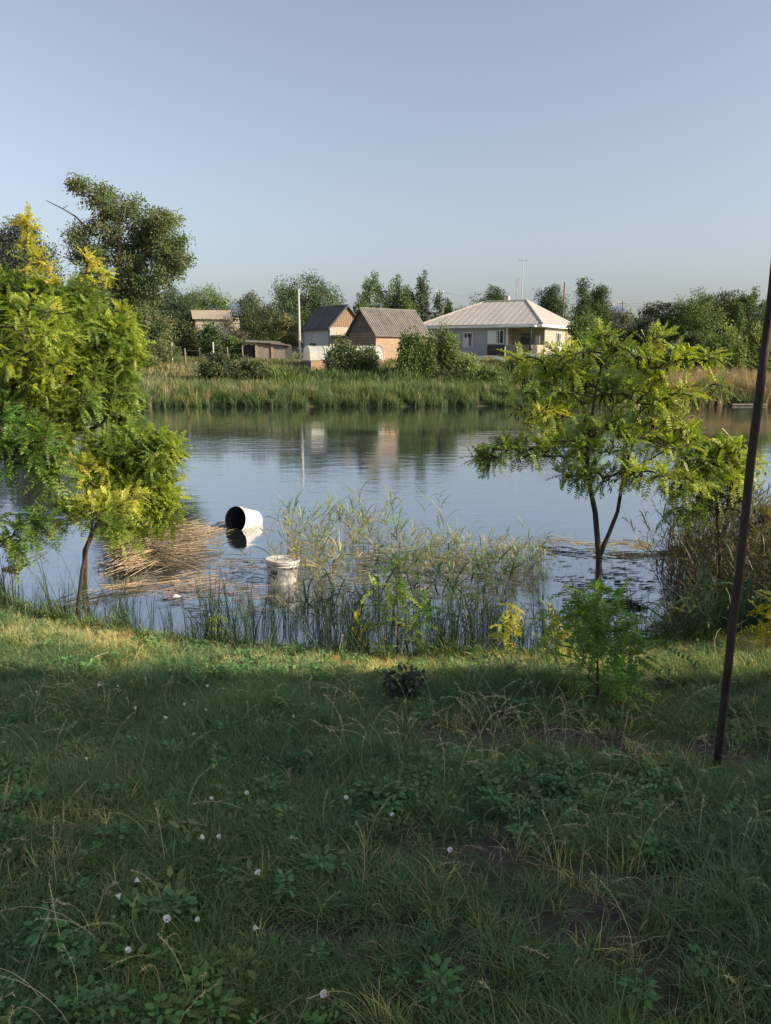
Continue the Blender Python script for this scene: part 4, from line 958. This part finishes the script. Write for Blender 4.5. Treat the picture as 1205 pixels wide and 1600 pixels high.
# left, behind the yellow sapling: a second locust leaning over the water
Y1 = 6.6
tb = at(126, 870, 7.6); tb[2] = -.1
LL = [lobe(180,700,Y1,50,35,1.2,GR),lobe(240,710,Y1,48,38,1.3,GR),lobe(215,770,Y1,55,40,1.4,GY),lobe(255,790,Y1,30,45,1.0,GY),lobe(155,740,Y1,40,40,.9,GR),lobe(140,725,Y1-.2,30,18,.25,YE),lobe(270,700,Y1,22,14,.35,GY),lobe(190,830,Y1,40,18,.5,GY)]
locust('locust_tree', 'green locust leaning over the pond behind the yellow sapling', [tb, at(133, 860, 7.4), at(165, 790, 7.0), at(190, 740, 6.7), at(200, 700, Y1)], LL, 480, 7, L=(.10, .175), droop=.18, rt=.014, pods=20, tr=(.03, .01))
# low hanging branches at the left edge
Y2 = 5.2
tb = at(-60, 990, Y2); tb[2] = gz(tb[0], Y2)
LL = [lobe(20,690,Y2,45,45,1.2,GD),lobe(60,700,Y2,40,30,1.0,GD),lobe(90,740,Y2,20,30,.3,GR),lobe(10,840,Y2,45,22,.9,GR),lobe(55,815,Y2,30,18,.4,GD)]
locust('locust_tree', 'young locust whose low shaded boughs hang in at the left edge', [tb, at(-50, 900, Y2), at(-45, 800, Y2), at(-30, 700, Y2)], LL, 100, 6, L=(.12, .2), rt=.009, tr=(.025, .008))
# yellow sapling on the bank
Y3 = 5.35
tb = at(120, 990, Y3); tb[2] = gz(tb[0], Y3)-.02
LL = [lobe(140,782,Y3,36,14,.8,YE),lobe(190,785,Y3,32,14,.5,YE),lobe(170,800,Y3,40,14,.8,GY),lobe(120,808,Y3,34,14,.8,GY),lobe(172,818,Y3,42,12,.8,GR),lobe(212,775,Y3,16,6,.15,YE),lobe(95,795,Y3,22,10,.4,GR)]
locust('locust_sapling', 'slim sapling with bright yellow feathery crown on the left bank', [tb, at(123, 940, Y3), at(129, 890, Y3), at(138, 850, Y3), at(145, 815, Y3)], LL, 84, 5, L=(.10, .17), rt=.005, tr=(.019, .008), r0=.0018, droop=.22, cat='sapling')
# right locust
YR = 5.6
tb = at(936, 1000, YR-.2); tb[2] = gz(tb[0], YR-.2)-.1
RR = [lobe(890,560,YR,50,24,.8,GY),lobe(950,540,YR,45,22,.7,GR),lobe(1015,560,YR,50,26,.9,GY),lobe(860,600,YR,55,24,.8,GR),lobe(940,605,YR+.3,60,30,1.0,GR),lobe(1025,615,YR,55,28,1.0,GY),
      lobe(850,648,YR,50,20,.8,GY),lobe(815,700,YR,45,16,.7,GR),lobe(880,700,YR,50,26,1.0,GR),lobe(960,680,YR,60,34,1.2,GR),lobe(1045,680,YR,50,30,1.2,GY),lobe(1095,715,YR,45,30,1.1,GR),
      lobe(1135,715,YR,34,24,.7,GY),lobe(1165,735,YR,20,14,.3,YE),lobe(765,714,YR,28,7,.25,GR),lobe(745,716,YR,10,4,.08,GR),lobe(1000,738,YR-.2,50,20,.8,GY),lobe(930,740,YR,55,16,.6,GR),lobe(1070,750,YR-.2,40,24,.8,GY),
      lobe(945,522,YR,18,7,.15,GY),lobe(1020,525,YR,20,7,.15,GY),lobe(820,562,YR,26,10,.22,GY),lobe(1080,560,YR,40,16,.5,GY),lobe(1110,600,YR,26,14,.25,GR),lobe(850,640,YR-.2,22,10,.15,YE),lobe(980,640,YR+.5,90,40,.6,OLV),lobe(800,566,YR,16,7,.12,GY),lobe(1150,700,YR,30,18,.4,GY)]
fork = [(at(936, 870, YR), at(950, 838, YR), at(965, 800, YR), at(975, 740, YR), at(990, 690, YR)), np.array([.022, .017, .015, .012, .008])]
locust('locust_tree', 'airy forked locust standing on the bank before the pond, right of centre', [tb, at(935, 930, YR-.1), at(936, 870, YR), at(930, 800, YR), at(918, 740, YR), at(920, 680, YR), at(930, 620, YR), at(940, 570, YR)], RR, 620, 6, L=(.09, .155), droop=.2, rt=.007, pods=200, tr=(.032, .007), extra_stems=[fork])
# shrub mass right of it, over the reeds
tb = at(1130, 980, 6.2); tb[2] = gz(tb[0], 6.2)
RR = [lobe(1110,740,6.2,50,35,1.2,OLV),lobe(1150,730,6.2,35,30,.8,GY),lobe(1080,790,6.2,30,28,.6,GR),lobe(1130,775,6.2,45,25,.8,(.09,.10,.03)),lobe(1185,800,6.2,30,35,.5,(.16,.15,.05))]
locust('locust_shrub', 'bushy locust growing out of the dark reeds at the right', [tb, at(1125, 880, 6.2), at(1120, 800, 6.2), at(1115, 740, 6.2)], RR, 180, 5, L=(.11, .17), rt=.007, pods=30, tr=(.02, .006), cat='shrub')
# a locust added just outside the frame on the right to shade the reed thicket
locust('locust_tree', 'leafy locust added unseen past the right edge, shading the reed thicket', [(4.7, 4.3, gz(4.7, 4.3)-.1), (4.7, 4.35, 1.2), (4.6, 4.4, 1.9), (4.55, 4.4, 2.4)],
       [(4.6, 4.4, 1.9, .9, .8, .5, 1.2, GR), (4.5, 4.6, 1.4, .8, .8, .45, 1.0, GY), (4.9, 4.2, 2.5, .7, .7, .4, .8, GR), (4.4, 4.2, 1.05, .7, .6, .3, .6, GR)], 330, 5, L=(.13, .2), rt=.02)
# saplings along the lawn edge
def sapling(px, ybase, ytop, wpx, col, label, ntips, per=4, Y=None, L=(.08, .15), col2=None, name='locust_sapling', **k):
    if Y is None:
        q = on_z(px, ybase, .5)
        for _ in range(3): q = on_z(px, ybase, gz(q[0], q[1]))
        Y = q[1]
    tb = at(px, ybase, Y); tb[2] = gz(tb[0], Y)-.03; h_ = ybase-ytop
    LL = [lobe(px, ytop+h_*.2, Y, wpx*.22, h_*.2, .6, col), lobe(px-wpx*.1, ytop+h_*.42, Y, wpx*.36, h_*.22, 1, col2 or col), lobe(px+wpx*.15, ytop+h_*.5, Y, wpx*.36, h_*.22, .9, col), lobe(px, ytop+h_*.72, Y, wpx*.4, h_*.16, .7, col2 or col)]
    return locust(name, label, [tb, at(px+rng.uniform(-4, 4), ybase-h_*.35, Y), at(px+rng.uniform(-6, 6), ybase-h_*.7, Y), at(px, ytop+h_*.12, Y)], LL, ntips, per, L=L, rt=.004, tr=(.007, .002), r0=.0012, droop=.25, cat='sapling', **k)
sapling(800, 1045, 932, 46, (.56, .54, .08), 'small bright yellow sapling at the middle-right lawn edge', 26, 4, L=(.06, .10), col2=(.5, .5, .08))
sapling(560, 1020, 955, 55, (.40, .38, .06), 'tiny yellowish sapling left of the tall green seedling', 12, 4, L=(.06, .1))
sapling(620, 1035, 872, 120, GD, 'tall green locust seedling at the centre of the lawn edge', 42, 3.6, L=(.09, .15), col2=GR)
sapling(340, 1008, 955, 46, GY, 'little green seedling at the lawn edge left of centre', 14, 4, L=(.06, .1))
sapling(868, 1050, 950, 70, (.30, .27, .05), 'pale yellowish sapling left of the tall green one at the right', 22, 4, L=(.08, .13), col2=OLV)
sapling(935, 1105, 905, 205, (.12, .24, .05), 'spreading bright green sapling before the forked locust trunk', 66, 3.6, L=(.12, .19), col2=(.14, .26, .06))
sapling(688, 1035, 1015, 16, YE, 'lone tiny yellow shoot on the lawn edge right of the dark weed', 3, 2, L=(.04, .06))
sapling(1218, 1020, 925, 80, (.42, .38, .05), 'yellow-leaved sapling reaching in at the right edge', 24, 4, L=(.12, .18))
sapling(900, 1030, 900, 60, (.10, .17, .04), 'green feathery seedling just left of the locust trunk', 30, 4, Y=5.2, L=(.09, .15))
# dark broad-leaved weed and pale dry weed
def leafy(px, ybase, ytop, wpx, n, col, leafL, label, name, Y=None, w=.5):
    q = on_z(px, ybase, .5)
    for _ in range(3): q = on_z(px, ybase, gz(q[0], q[1]))
    Y = q[1]; base = np.array([q[0], Y, gz(q[0], Y)]); t = thing(name, label, 'weed', tuple(base)); h_ = (ybase-ytop)*Y/F; W_ = wpx*Y/F/2
    tips = rand_dirs(26)*[W_, W_, h_*.45] + [0, 0, h_*.55]; mb = MB()
    for tp in tips: tube(mb, [(0, 0, -.02), tp*.5+[0, 0, .02], tp], [.003, .002, .001], 4, (.09, .10, .06))
    o = mb.build('stem', M['grass']); o.parent = t
    j = rng.integers(0, 26, n); u = rng.uniform(.35, 1, (n, 1)); p = tips[j]*u + [0, 0, .01]; d = norm(rand_dirs(n)+norm(tips[j])*.6)
    mb = MB(); L_ = leafL*rng.uniform(.6, 1.2, n); nn = norm(rand_dirs(n)+[0, 0, .9]); s = norm(np.cross(d, nn)); Lx = L_[:, None]; Wx = Lx*w
    V = np.stack([p, p+d*Lx*.3+s*Wx*.45, p+d*Lx*.65+s*Wx*.42, p+d*Lx-nn*Lx*.12, p+d*Lx*.65-s*Wx*.42, p+d*Lx*.3-s*Wx*.45], 1).reshape(-1, 3)
    mb.add(V, np.arange(n)[:, None]*6+np.arange(6)[None], np.repeat(varcol(col, n, .3, .1), 6, 0)); o = mb.build('foliage', M['grass']); o.parent = t; o['kind'] = 'stuff'
leafy(630, 1095, 1030, 66, 260, (.055, .075, .06), .045, 'dark grey-green leafy weed standing in the lawn below the sapling', 'dark_weed')
leafy(795, 1062, 1022, 70, 220, (.20, .19, .13), .032, 'pale greyish dried weed beside the yellow sapling', 'pale_weed')
leafy(790, 1128, 1105, 50, 60, (.05, .08, .04), .03, 'low dark weed in the lawn below the pale dried one', 'low_weed')
leafy(1050, 1080, 1055, 60, 110, (.09, .12, .05), .03, 'low pale green weed right of the spreading sapling', 'low_weed')

# ------------------------------------------------------------------ reeds standing in the water
def reed_stalk(h, nl, col, lc, w=.02, Lf=.34, bend=.08):
    mb = MB(); a = rng.uniform(0, 2*PI); t = np.linspace(0, 1, 6); pts = np.stack([np.cos(a)*bend*h*t**2, np.sin(a)*bend*h*t**2, h*t], 1)
    tube(mb, pts, np.linspace(.0035, .0018, 6), 4, col, False)
    tt = np.sort(rng.uniform(.35, 1, nl)); p = np.stack([np.interp(tt, t, pts[:, i]) for i in range(3)], 1)
    an = rng.uniform(0, 2*PI, nl); L_ = Lf*rng.uniform(.5, 1.1, nl)
    # each leaf rises then droops
    for i in range(nl):
        d = np.array([math.cos(an[i]), math.sin(an[i]), 0]); up = rng.uniform(.6, 1.5); u = np.linspace(0, 1, 5)[:, None]
        q = p[i] + d*L_[i]*u*.85 + np.array([0, 0, 1.])*L_[i]*(up*u - rng.uniform(.35, 1.0)*u*u); s = np.array([-d[1], d[0], .3*rng.normal()]); s = norm(s)
        ww = (w*np.array([.5, 1, .9, .6, .02])/2)[:, None]; V = np.concatenate([q-s*ww, q+s*ww]); c = varcol(lc, 1, .3, .15)[0]
        mb.add(V, [(k, k+5, k+6, k+1) for k in range(4)], c)
    return mb.mesh('reed_stalk', M['reed'])
pale = [reed_stalk(rng.uniform(.45, .85), 6, (.24, .25, .14), (.16, .22, .09)) for _ in range(6)] + [reed_stalk(rng.uniform(.4, .8), 6, (.33, .28, .18), (.30, .27, .15)) for _ in range(4)]
greenst = [reed_stalk(rng.uniform(.4, .7), 6, (.09, .13, .07), (.07, .12, .06), Lf=.28) for _ in range(6)]
rush = [tuft(11, .35, .75, .05, .4, .0065, (.045, .085, .045)).mesh('rush_tuft', M['reed']) for _ in range(6)]
def water_pts(n, poly, z=0, seed=0):
    """poly: list of photo (x, ymin, ymax) columns giving the waterline positions of the stalk feet"""
    xs = [q[0] for q in poly]; px = rng.uniform(xs[0], xs[-1], n); y0 = np.interp(px, xs, [q[1] for q in poly]); y1 = np.interp(px, xs, [q[2] for q in poly])
    py = y0 + (y1-y0)*rng.uniform(0, 1, n); ok = fbm(px*.012, py*.02, seed) + rng.normal(0, .08, n) > .42; px, py = px[ok], py[ok]
    P = np.array([on_z(a_, b_, 0) for a_, b_ in zip(px, py)]); P[:, 2] = -.03; return P
p = water_pts(430, [(560, 850, 905), (640, 850, 915), (760, 855, 915), (850, 870, 905)], seed=2); scatter('reed_bed', p, pale, 'pale yellowing reeds standing in the shallow water at the centre', 'reeds', scl=rng.uniform(.3, .66, len(p)), tilt=.22)
p = water_pts(120, [(430, 830, 900), (500, 830, 920), (590, 820, 910)], seed=4); scatter('sparse_reeds', p, pale, 'thin scattered reeds left of the reed bed', 'reeds', scl=rng.uniform(.5, .95, len(p)), tilt=.2)
p = water_pts(38, [(500, 820, 870), (700, 815, 860)], seed=4); scatter('tall_reeds', p, pale[:6], 'tallest leafy reeds rising above the middle of the bed', 'reeds', scl=rng.uniform(.65, .98, len(p)), tilt=.1)
p = water_pts(60, [(850, 850, 900), (1000, 850, 880), (1060, 860, 900)], seed=6); scatter('reed_fringe', p, pale, 'low broken reed fringe left and right of the locust trunk', 'reeds', scl=rng.uniform(.1, .35, len(p)), tilt=.3)
p = water_pts(220, [(470, 930, 1010), (640, 930, 1020), (760, 930, 1020), (850, 930, 1010)], seed=8); scatter('dark_reeds', p, greenst, 'dark green reeds between the lawn edge and the reed bed', 'reeds', scl=rng.uniform(.45, .95, len(p)), tilt=.14)
p = water_pts(250, [(140, 960, 985), (230, 950, 990), (330, 940, 1000), (480, 945, 1010), (840, 965, 1020)], seed=10); scatter('rushes', p, rush, 'dark rushes growing along the foot of the lawn bank', 'rushes', scl=rng.uniform(.35, .85, len(p)), tilt=.12)
p = water_pts(60, [(340, 850, 930), (430, 860, 940), (560, 900, 950)], seed=12); scatter('broken_reeds', p, pale, 'short broken reed stalks around the buckets', 'reeds', scl=rng.uniform(.15, .4, len(p)), tilt=.5)
# right reed thicket
dk = [reed_stalk(rng.uniform(.9, 1.3), 7, (.085, .08, .045), (.08, .085, .04), w=.014, Lf=.26, bend=.2) for _ in range(6)]
dk2 = [reed_stalk(rng.uniform(.9, 1.3), 8, (.15, .12, .07), (.15, .13, .065), w=.014, Lf=.26, bend=.15) for _ in range(3)]
x = rng.uniform(2.35, 5.0, 1700); y = rng.uniform(5.75, 8.2, 1700); k = (x/y > .40) & (y > edge_y(x)+.55); x, y = x[k], y[k]
p = np.stack([x, y, np.maximum(ground_z(x, y), -.05)-.02], 1); scatter('reed_thicket', p, dk+dk2, 'dense brown reed thicket at the right beside the pole', 'reeds', scl=rng.uniform(.55, .98, len(p)), tilt=.16)
x = rng.uniform(1.9, 4.2, 500); y = edge_y(x) + rng.uniform(.0, .9, 500); p = np.stack([x, y, ground_z(x, y)-.02], 1)
scatter('thicket_grass', p, rush+greenst, 'dark rushes and grass at the foot of the right reed thicket', 'rushes', scl=rng.uniform(.35, .85, len(p)), tilt=.25)
# small weeds on the lip of the lawn
x = rng.uniform(-3.6, 3.4, 700); y = edge_y(x) + rng.uniform(-.08, .3, 700); p = np.stack([x, y, ground_z(x, y)], 1)
scatter('edge_weeds', p, weed_p + rush[:2] + [tuft(20, .1, .28, .06, .7, .006, (.10, .15, .04)).mesh('edge_tuft', M['grass']) for _ in range(4)], 'leafy weeds on the lip of the lawn above the water', 'weeds', scl=rng.uniform(.5, 1.2, len(p)), tilt=.25)

# ------------------------------------------------------------------ dead reeds, floating litter
def sticks(mb, p, d, L, r, col):
    segs(mb, p, p+d*L[:, None], np.full(len(p), r), np.full(len(p), r*.6), np.repeat(varcol(col, len(p), .55, .14), 6, 0), 3)
def heap():
    mb = MB()
    for (cx, cy, ang, sp, n, hgt, ln, wx, wy) in ((205, 885, -1.9, .35, 260, .36, .42, 34, 16), (280, 856, .5, .22, 260, .36, .7, 44, 13), (255, 880, -.7, .35, 130, .26, .5, 36, 12), (215, 878, .55, .35, 130, .34, .5, 34, 12)):
        px = rng.normal(cx, wx*.45, n); py = rng.normal(cy, wy*.45, n); P = np.array([on_z(a_, b_, 0) for a_, b_ in zip(px, py)])
        rad_ = ((px-cx)/wx)**2+((py-cy)/wy)**2; P[:, 2] = hgt*np.exp(-rad_)*rng.uniform(.2, 1, n)
        a_ = ang+rng.normal(0, sp, n); d = norm(np.stack([np.cos(a_), np.sin(a_), rng.normal(.0, .13, n)], 1)); L_ = ln*rng.uniform(.5, 1.1, n)
        P = P - d*L_[:, None]/2; P[:, 2] = np.maximum(P[:, 2], .004); sticks(mb, P, d, L_, .0045, (.29, .235, .165))
        m_ = n//3; j = rng.integers(0, n, m_); blades(mb, P[j], a_[j]+rng.normal(0, .5, m_), rng.uniform(.05, .15, m_), rng.uniform(.15, .4, m_), np.full(m_, .012), varcol((.28, .24, .13), m_), 3)
    tag(mb.build('dead_reed_heap', M['straw']), 'heap of flattened dead brown reeds lying in the water at left', 'reed heap', kind='stuff')
heap()
def raft(name, label, col, lines, r=.004):
    mb = MB()
    for (x0, y0, x1, y1, n, wd_, L0, sp) in lines:
        u = rng.uniform(0, 1, n); px = x0+(x1-x0)*u; py = y0+(y1-y0)*u+rng.normal(0, wd_, n); P = np.array([on_z(a_, b_, 0) for a_, b_ in zip(px, py)])
        A_, B2 = on_z(x0, y0, 0), on_z(x1, y1, 0); a_ = math.atan2(B2[1]-A_[1], B2[0]-A_[0])+rng.normal(0, sp, n)
        d = np.stack([np.cos(a_), np.sin(a_), rng.normal(0, .02, n)], 1); L_ = L0*rng.uniform(.3, 1.2, n); P[:, 2] = rng.uniform(.001, .012, n); sticks(mb, P-d*L_[:, None]/2, d, L_, r, col)
    return tag(mb.build(name, M['straw']), label, 'floating reeds', kind='stuff')
raft('floating_reed_strip', 'long tan strip of floating dead reeds reaching the left bank', (.38, .29, .20), [(45, 962, 190, 925, 42, 6, .45, .16), (190, 925, 330, 905, 70, 7, .45, .2), (260, 850, 355, 822, 110, 4, .5, .1)])
raft('floating_reed_mat', 'thin mauve-brown mat of floating reed bits between heap and buckets', (.27, .22, .21), [(290, 890, 430, 890, 130, 14, .22, .5), (260, 930, 420, 920, 150, 10, .25, .3), (300, 950, 460, 950, 60, 8, .2, .4)], .003)
raft('floating_reed_litter', 'floating stalks among the central reeds', (.24, .21, .17), [(460, 900, 850, 905, 260, 16, .25, .5), (480, 950, 850, 950, 110, 22, .2, .6), (560, 870, 780, 880, 260, 14, .3, .5)], .003)
raft('dark_floating_debris', 'dark waterlogged debris floating left and right of the locust trunk', (.03, .025, .022), [(850, 860, 1000, 872, 45, 4, .28, .08), (980, 868, 1060, 866, 40, 3, .3, .08), (870, 915, 1050, 905, 150, 16, .12, .15), (880, 955, 1010, 950, 120, 10, .12, .3), (950, 940, 1000, 950, 60, 4, .15, .5)], .005)
raft('pale_floating_stalks', 'pale stalks floating beyond the locust trunk', (.34, .29, .18), [(850, 845, 1000, 852, 45, 4, .3, .12), (980, 850, 1020, 855, 20, 4, .3, .2)], .0035)
# dead litter under the right thicket
mb = MB(); n = 900; x = rng.uniform(1.7, 4.2, n); y = edge_y(x)+rng.uniform(.15, 1.6, n); a_ = rng.normal(0, .8, n); P = np.stack([x, y, ground_z(x, y)+rng.uniform(0, .06, n)], 1); P[:, 2] = np.maximum(P[:, 2], .003)
sticks(mb, P, norm(np.stack([np.cos(a_), np.sin(a_), rng.normal(.02, .12, n)], 1)), rng.uniform(.1, .5, n), .0035, (.15, .115, .085)); tag(mb.build('dead_reed_litter', M['straw']), 'fallen brown stalks on the mud under the right thicket', 'dead reeds', kind='stuff')
# a root stump at the waterline
q = on_z(1062, 862, .0); t = thing('mud_clump', 'dark root clump at the waterline left of the reed thicket', 'root clump', (q[0], q[1], -.03)); mb = MB()
for i in range(12):
    a_ = rng.uniform(0, 2*PI); tube(mb, [(0, 0, 0), (math.cos(a_)*.06, math.sin(a_)*.04, rng.uniform(.03, .1)), (math.cos(a_)*.17, math.sin(a_)*.08, rng.uniform(.02, .13))], [.035, .03, .008], 6)
o = mb.build('roots', M['bark'], smooth=True); o.parent = t
q = on_z(960, 925, 0); t = thing('mud_clump', 'small dark weed clump floating right of the locust trunk', 'weed clump', (q[0], q[1], -.02)); mb = MB()
for i in range(14):
    a_ = rng.uniform(0, 2*PI); tube(mb, [(math.cos(a_)*.02, 0, 0), (math.cos(a_)*.08, math.sin(a_)*.03, rng.uniform(.01, .05)), (math.cos(a_)*.15, math.sin(a_)*.06, rng.uniform(0, .03))], [.012, .012, .004], 5)
o = mb.build('stems', M['bark'], smooth=True); o.parent = t
# snag and branch in the water at the left edge
q = on_z(20, 890, 0); t = thing('drift_branch', 'dark snag with a long twig floating at the left edge', 'branch', (q[0], q[1], 0)); mb = MB()
e_ = on_z(75, 862, 0)-q; tube(mb, [(-.12, -.02, .01), (0, 0, .03), tuple(e_*.5+[0, 0, .03]), tuple(e_+[0, 0, .01])], [.012, .03, .008, .003], 6); tube(mb, [(-.02, 0, .02), (.02, .05, .09), (.01, .06, .14)], [.012, .008, .003], 5); tube(mb, [(-.05, 0, .01), (.05, .01, .035), (.09, 0, .01)], [.02, .035, .01], 6)
o = mb.build('wood', M['bark'], smooth=True); o.parent = t
# scraps of white litter
for px, py, s_, lb in ((275, 934, .05, 'crumpled pale plastic scrap among the rushes left of centre'), (394, 880, .018, 'tiny white scrap floating between the two buckets'), (135, 951, .018, 'tiny white scrap floating by the left sapling stem')):
    q = on_z(px, py, 0); mb = MB(); k = 9; th = np.arange(k)/k*2*PI; r_ = s_*rng.uniform(.6, 1.2, k)
    V = [(math.cos(a_)*b_, math.sin(a_)*b_*.7, rng.uniform(0, s_*.3)) for a_, b_ in zip(th, r_)] + [(0, 0, s_*.7)]; mb.add(V, [(j, (j+1) % k, k) for j in range(k)]); o = mb.build('plastic_scrap', M['white_paint']); o.location = (q[0], q[1], .005); tag(o, lb, 'litter')

# ------------------------------------------------------------------ buckets
def revolve(mb, prof, k=40, col=(1, 1, 1), dent=0):
    th = np.arange(k)/k*2*PI; V = []
    for i, (r_, z) in enumerate(prof):
        rr = r_*(1 + dent*np.cos(th*2+.6)*(z/.35) + dent*.5*np.cos(th*3)); V.append(np.stack([np.cos(th)*rr, np.sin(th)*rr, np.full(k, z)], 1))
    V = np.concatenate(V); mb.add(V, [(i*k+j, i*k+(j+1) % k, (i+1)*k+(j+1) % k, (i+1)*k+j) for i in range(len(prof)-1) for j in range(k)], col)
def bucket_body(h, r0, r1): return [(r0*.97, .0), (r0, .008), (r0+(r1-r0)*.84, h*.84), (r1+.006, h*.845), (r1+.006, h*.875), (r1*.985, h*.88), (r1, h*.97)]
# upright with lid
q = on_z(440, 908, 0); t = thing('bucket', 'upright white plastic bucket with lid and black smears, standing in the water', 'bucket', (q[0], q[1], -.15)); H2, Ra, Rb = .40, .150, .178
t.rotation_euler = (R(-3), R(3), R(10))
mb = MB(); revolve(mb, bucket_body(H2, Ra, Rb)); V = [(0, 0, .0)]; o = mb.build('body', M['bucket_marked'], smooth=True); o.parent = t
mb = MB(); k = 40; lt_ = H2*.955
prof = [(Rb*.90, lt_+.012), (Rb*.985, lt_+.012), (Rb+.010, lt_+.026), (Rb+.012, lt_+.016), (Rb+.012, lt_-.022), (Rb+.003, lt_-.022)]
revolve(mb, [(.002, lt_+.006), (Rb*.5, lt_+.004), (Rb*.86, lt_+.004)]+prof); o = mb.build('lid', M['bucket_marked'], smooth=True); o.parent = t
def decal(pts_a, zc, rfun, mat, nm, parent, wob=.004):
    """thin raised smear following the bucket side; pts: (angle deg, z, half-height)"""
    mb = MB(); V = []; f = []
    for i, (a_, z, hh_) in enumerate(pts_a):
        for s_ in (-1, 1): zz = z+s_*hh_; r_ = rfun(zz)+.0025; V.append((math.cos(R(a_))*r_, math.sin(R(a_))*r_, zz))
        if i: f.append((2*i-2, 2*i, 2*i+1, 2*i-1))
    mb.add(V, f); o = mb.build(nm, mat); o.parent = parent
rf_ = lambda z: Ra+(Rb-Ra)*z/H2
rl_ = lambda z: Rb+.013
decal([(-178+i*6, .335-.018*math.sin(i*.45), .005*(1+.6*math.sin(i*1.7))) for i in range(24)], 0, rf_, M['black'], 'black_crack', t)
decal([(-60+i*6, .325-.006*math.sin(i*1.1)-i*.003, .004*(1+.7*math.sin(i*2.1))) for i in range(9)], 0, rf_, M['black'], 'black_crack', t)
decal([(-140+i*4, .27+.02*math.sin(i*2.3), .018*(1+.5*math.cos(i*1.9))) for i in range(8)], 0, rf_, M['black'], 'black_smear', t)
decal([(-130+i*4, .22+.015*math.cos(i*2.0), .016*(1+.6*math.sin(i*1.3))) for i in range(6)], 0, rf_, M['black'], 'black_smear', t)
decal([(-150+i*4, .235+.012*math.cos(i*2.5), .008*(1+.6*math.sin(i*1.3))) for i in range(6)], 0, rf_, M['black'], 'black_smear', t)
mb = MB(); th = np.linspace(R(-175), R(-5), 20); tube(mb, np.stack([np.cos(th)*(Rb+.016), np.sin(th)*(Rb+.016), .32-.1*np.sin(-th)**2*1.0], 1), .0022, 5); o = mb.build('handle', M['metal']); o.parent = t
# toppled open bucket: mouth faces left towards the camera
q = on_z(383, 822, 0); t = thing('bucket', 'toppled white bucket floating on its side with its dark open mouth to the left', 'bucket', (q[0], q[1], .085)); H3, Ra, Rb = .44, .160, .196
ax_ = norm(np.array([-.50, -.83, .24])); t.rotation_mode = 'QUATERNION'; t.rotation_quaternion = Vector(ax_).to_track_quat('Z', 'X')
cen_ = np.array([0, 0, -H3/2])
mb = MB(); revolve(mb, bucket_body(H3, Ra, Rb)); mb.v = [v+cen_ for v in mb.v]; o = mb.build('body', M['bucket'], smooth=True); o.parent = t
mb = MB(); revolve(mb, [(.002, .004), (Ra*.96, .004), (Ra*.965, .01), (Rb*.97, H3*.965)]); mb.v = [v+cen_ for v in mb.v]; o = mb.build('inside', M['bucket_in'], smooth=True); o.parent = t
mb = MB(); revolve(mb, [(.002, .0), (Ra*.95, .0), (Ra*.97, .001)]); mb.v = [v+cen_ for v in mb.v]; o = mb.build('bottom', M['bucket'], smooth=True); o.parent = t
mb = MB(); revolve(mb, [(Rb*.97, H3*.962), (Rb*.975, H3*.972), (Rb*1.0, H3*.972), (Rb*1.002, H3*.962)]); mb.v = [v+cen_ for v in mb.v]; o = mb.build('rim', M['bucket_in'], smooth=True); o.parent = t

# ------------------------------------------------------------------ rusty pole in the lawn
q = on_z(1120, 1200, .8)
for _ in range(3): q = on_z(1120, 1200, gz(q[0], q[1]))
t = thing('rusty_pole', 'tall thin rusty steel pole standing in the lawn at the right', 'pole', (q[0], q[1], gz(q[0], q[1])))
mb = MB(); tp = at(1206, 455, q[1])-q; zz = np.linspace(0, 1, 14)[:, None]; pp = zz*np.array([tp[0]*1.45, tp[1]*1.45, tp[2]*1.45]); pp[0] = (-tp[0]*.05, 0, -.15); pp[1:, :2] += rng.normal(0, .0015, (13, 2))
tube(mb, pp, .0165, 12); o = mb.build('shaft', M['rust'], smooth=True); o.parent = t
# ------------------------------------------------------------------ haze between here and the village
HZ = False
if HZ:
    hm, n = newmat('haze_air'); v = n.nodes.new('ShaderNodeVolumePrincipled'); v.inputs['Color'].default_value = (.80, .88, 1, 1); v.inputs['Density'].default_value = .0005; v.inputs['Anisotropy'].default_value = .2
    o_ = n.nodes.new('ShaderNodeOutputMaterial'); n.links.new(v.outputs[0], o_.inputs['Volume'])
    mb = MB(); box(mb, (0, 600, 7.5), (1480, 1860, 20)); tag(mb.build('haze', hm), 'thin morning haze over the pond and village', 'haze', kind='stuff')
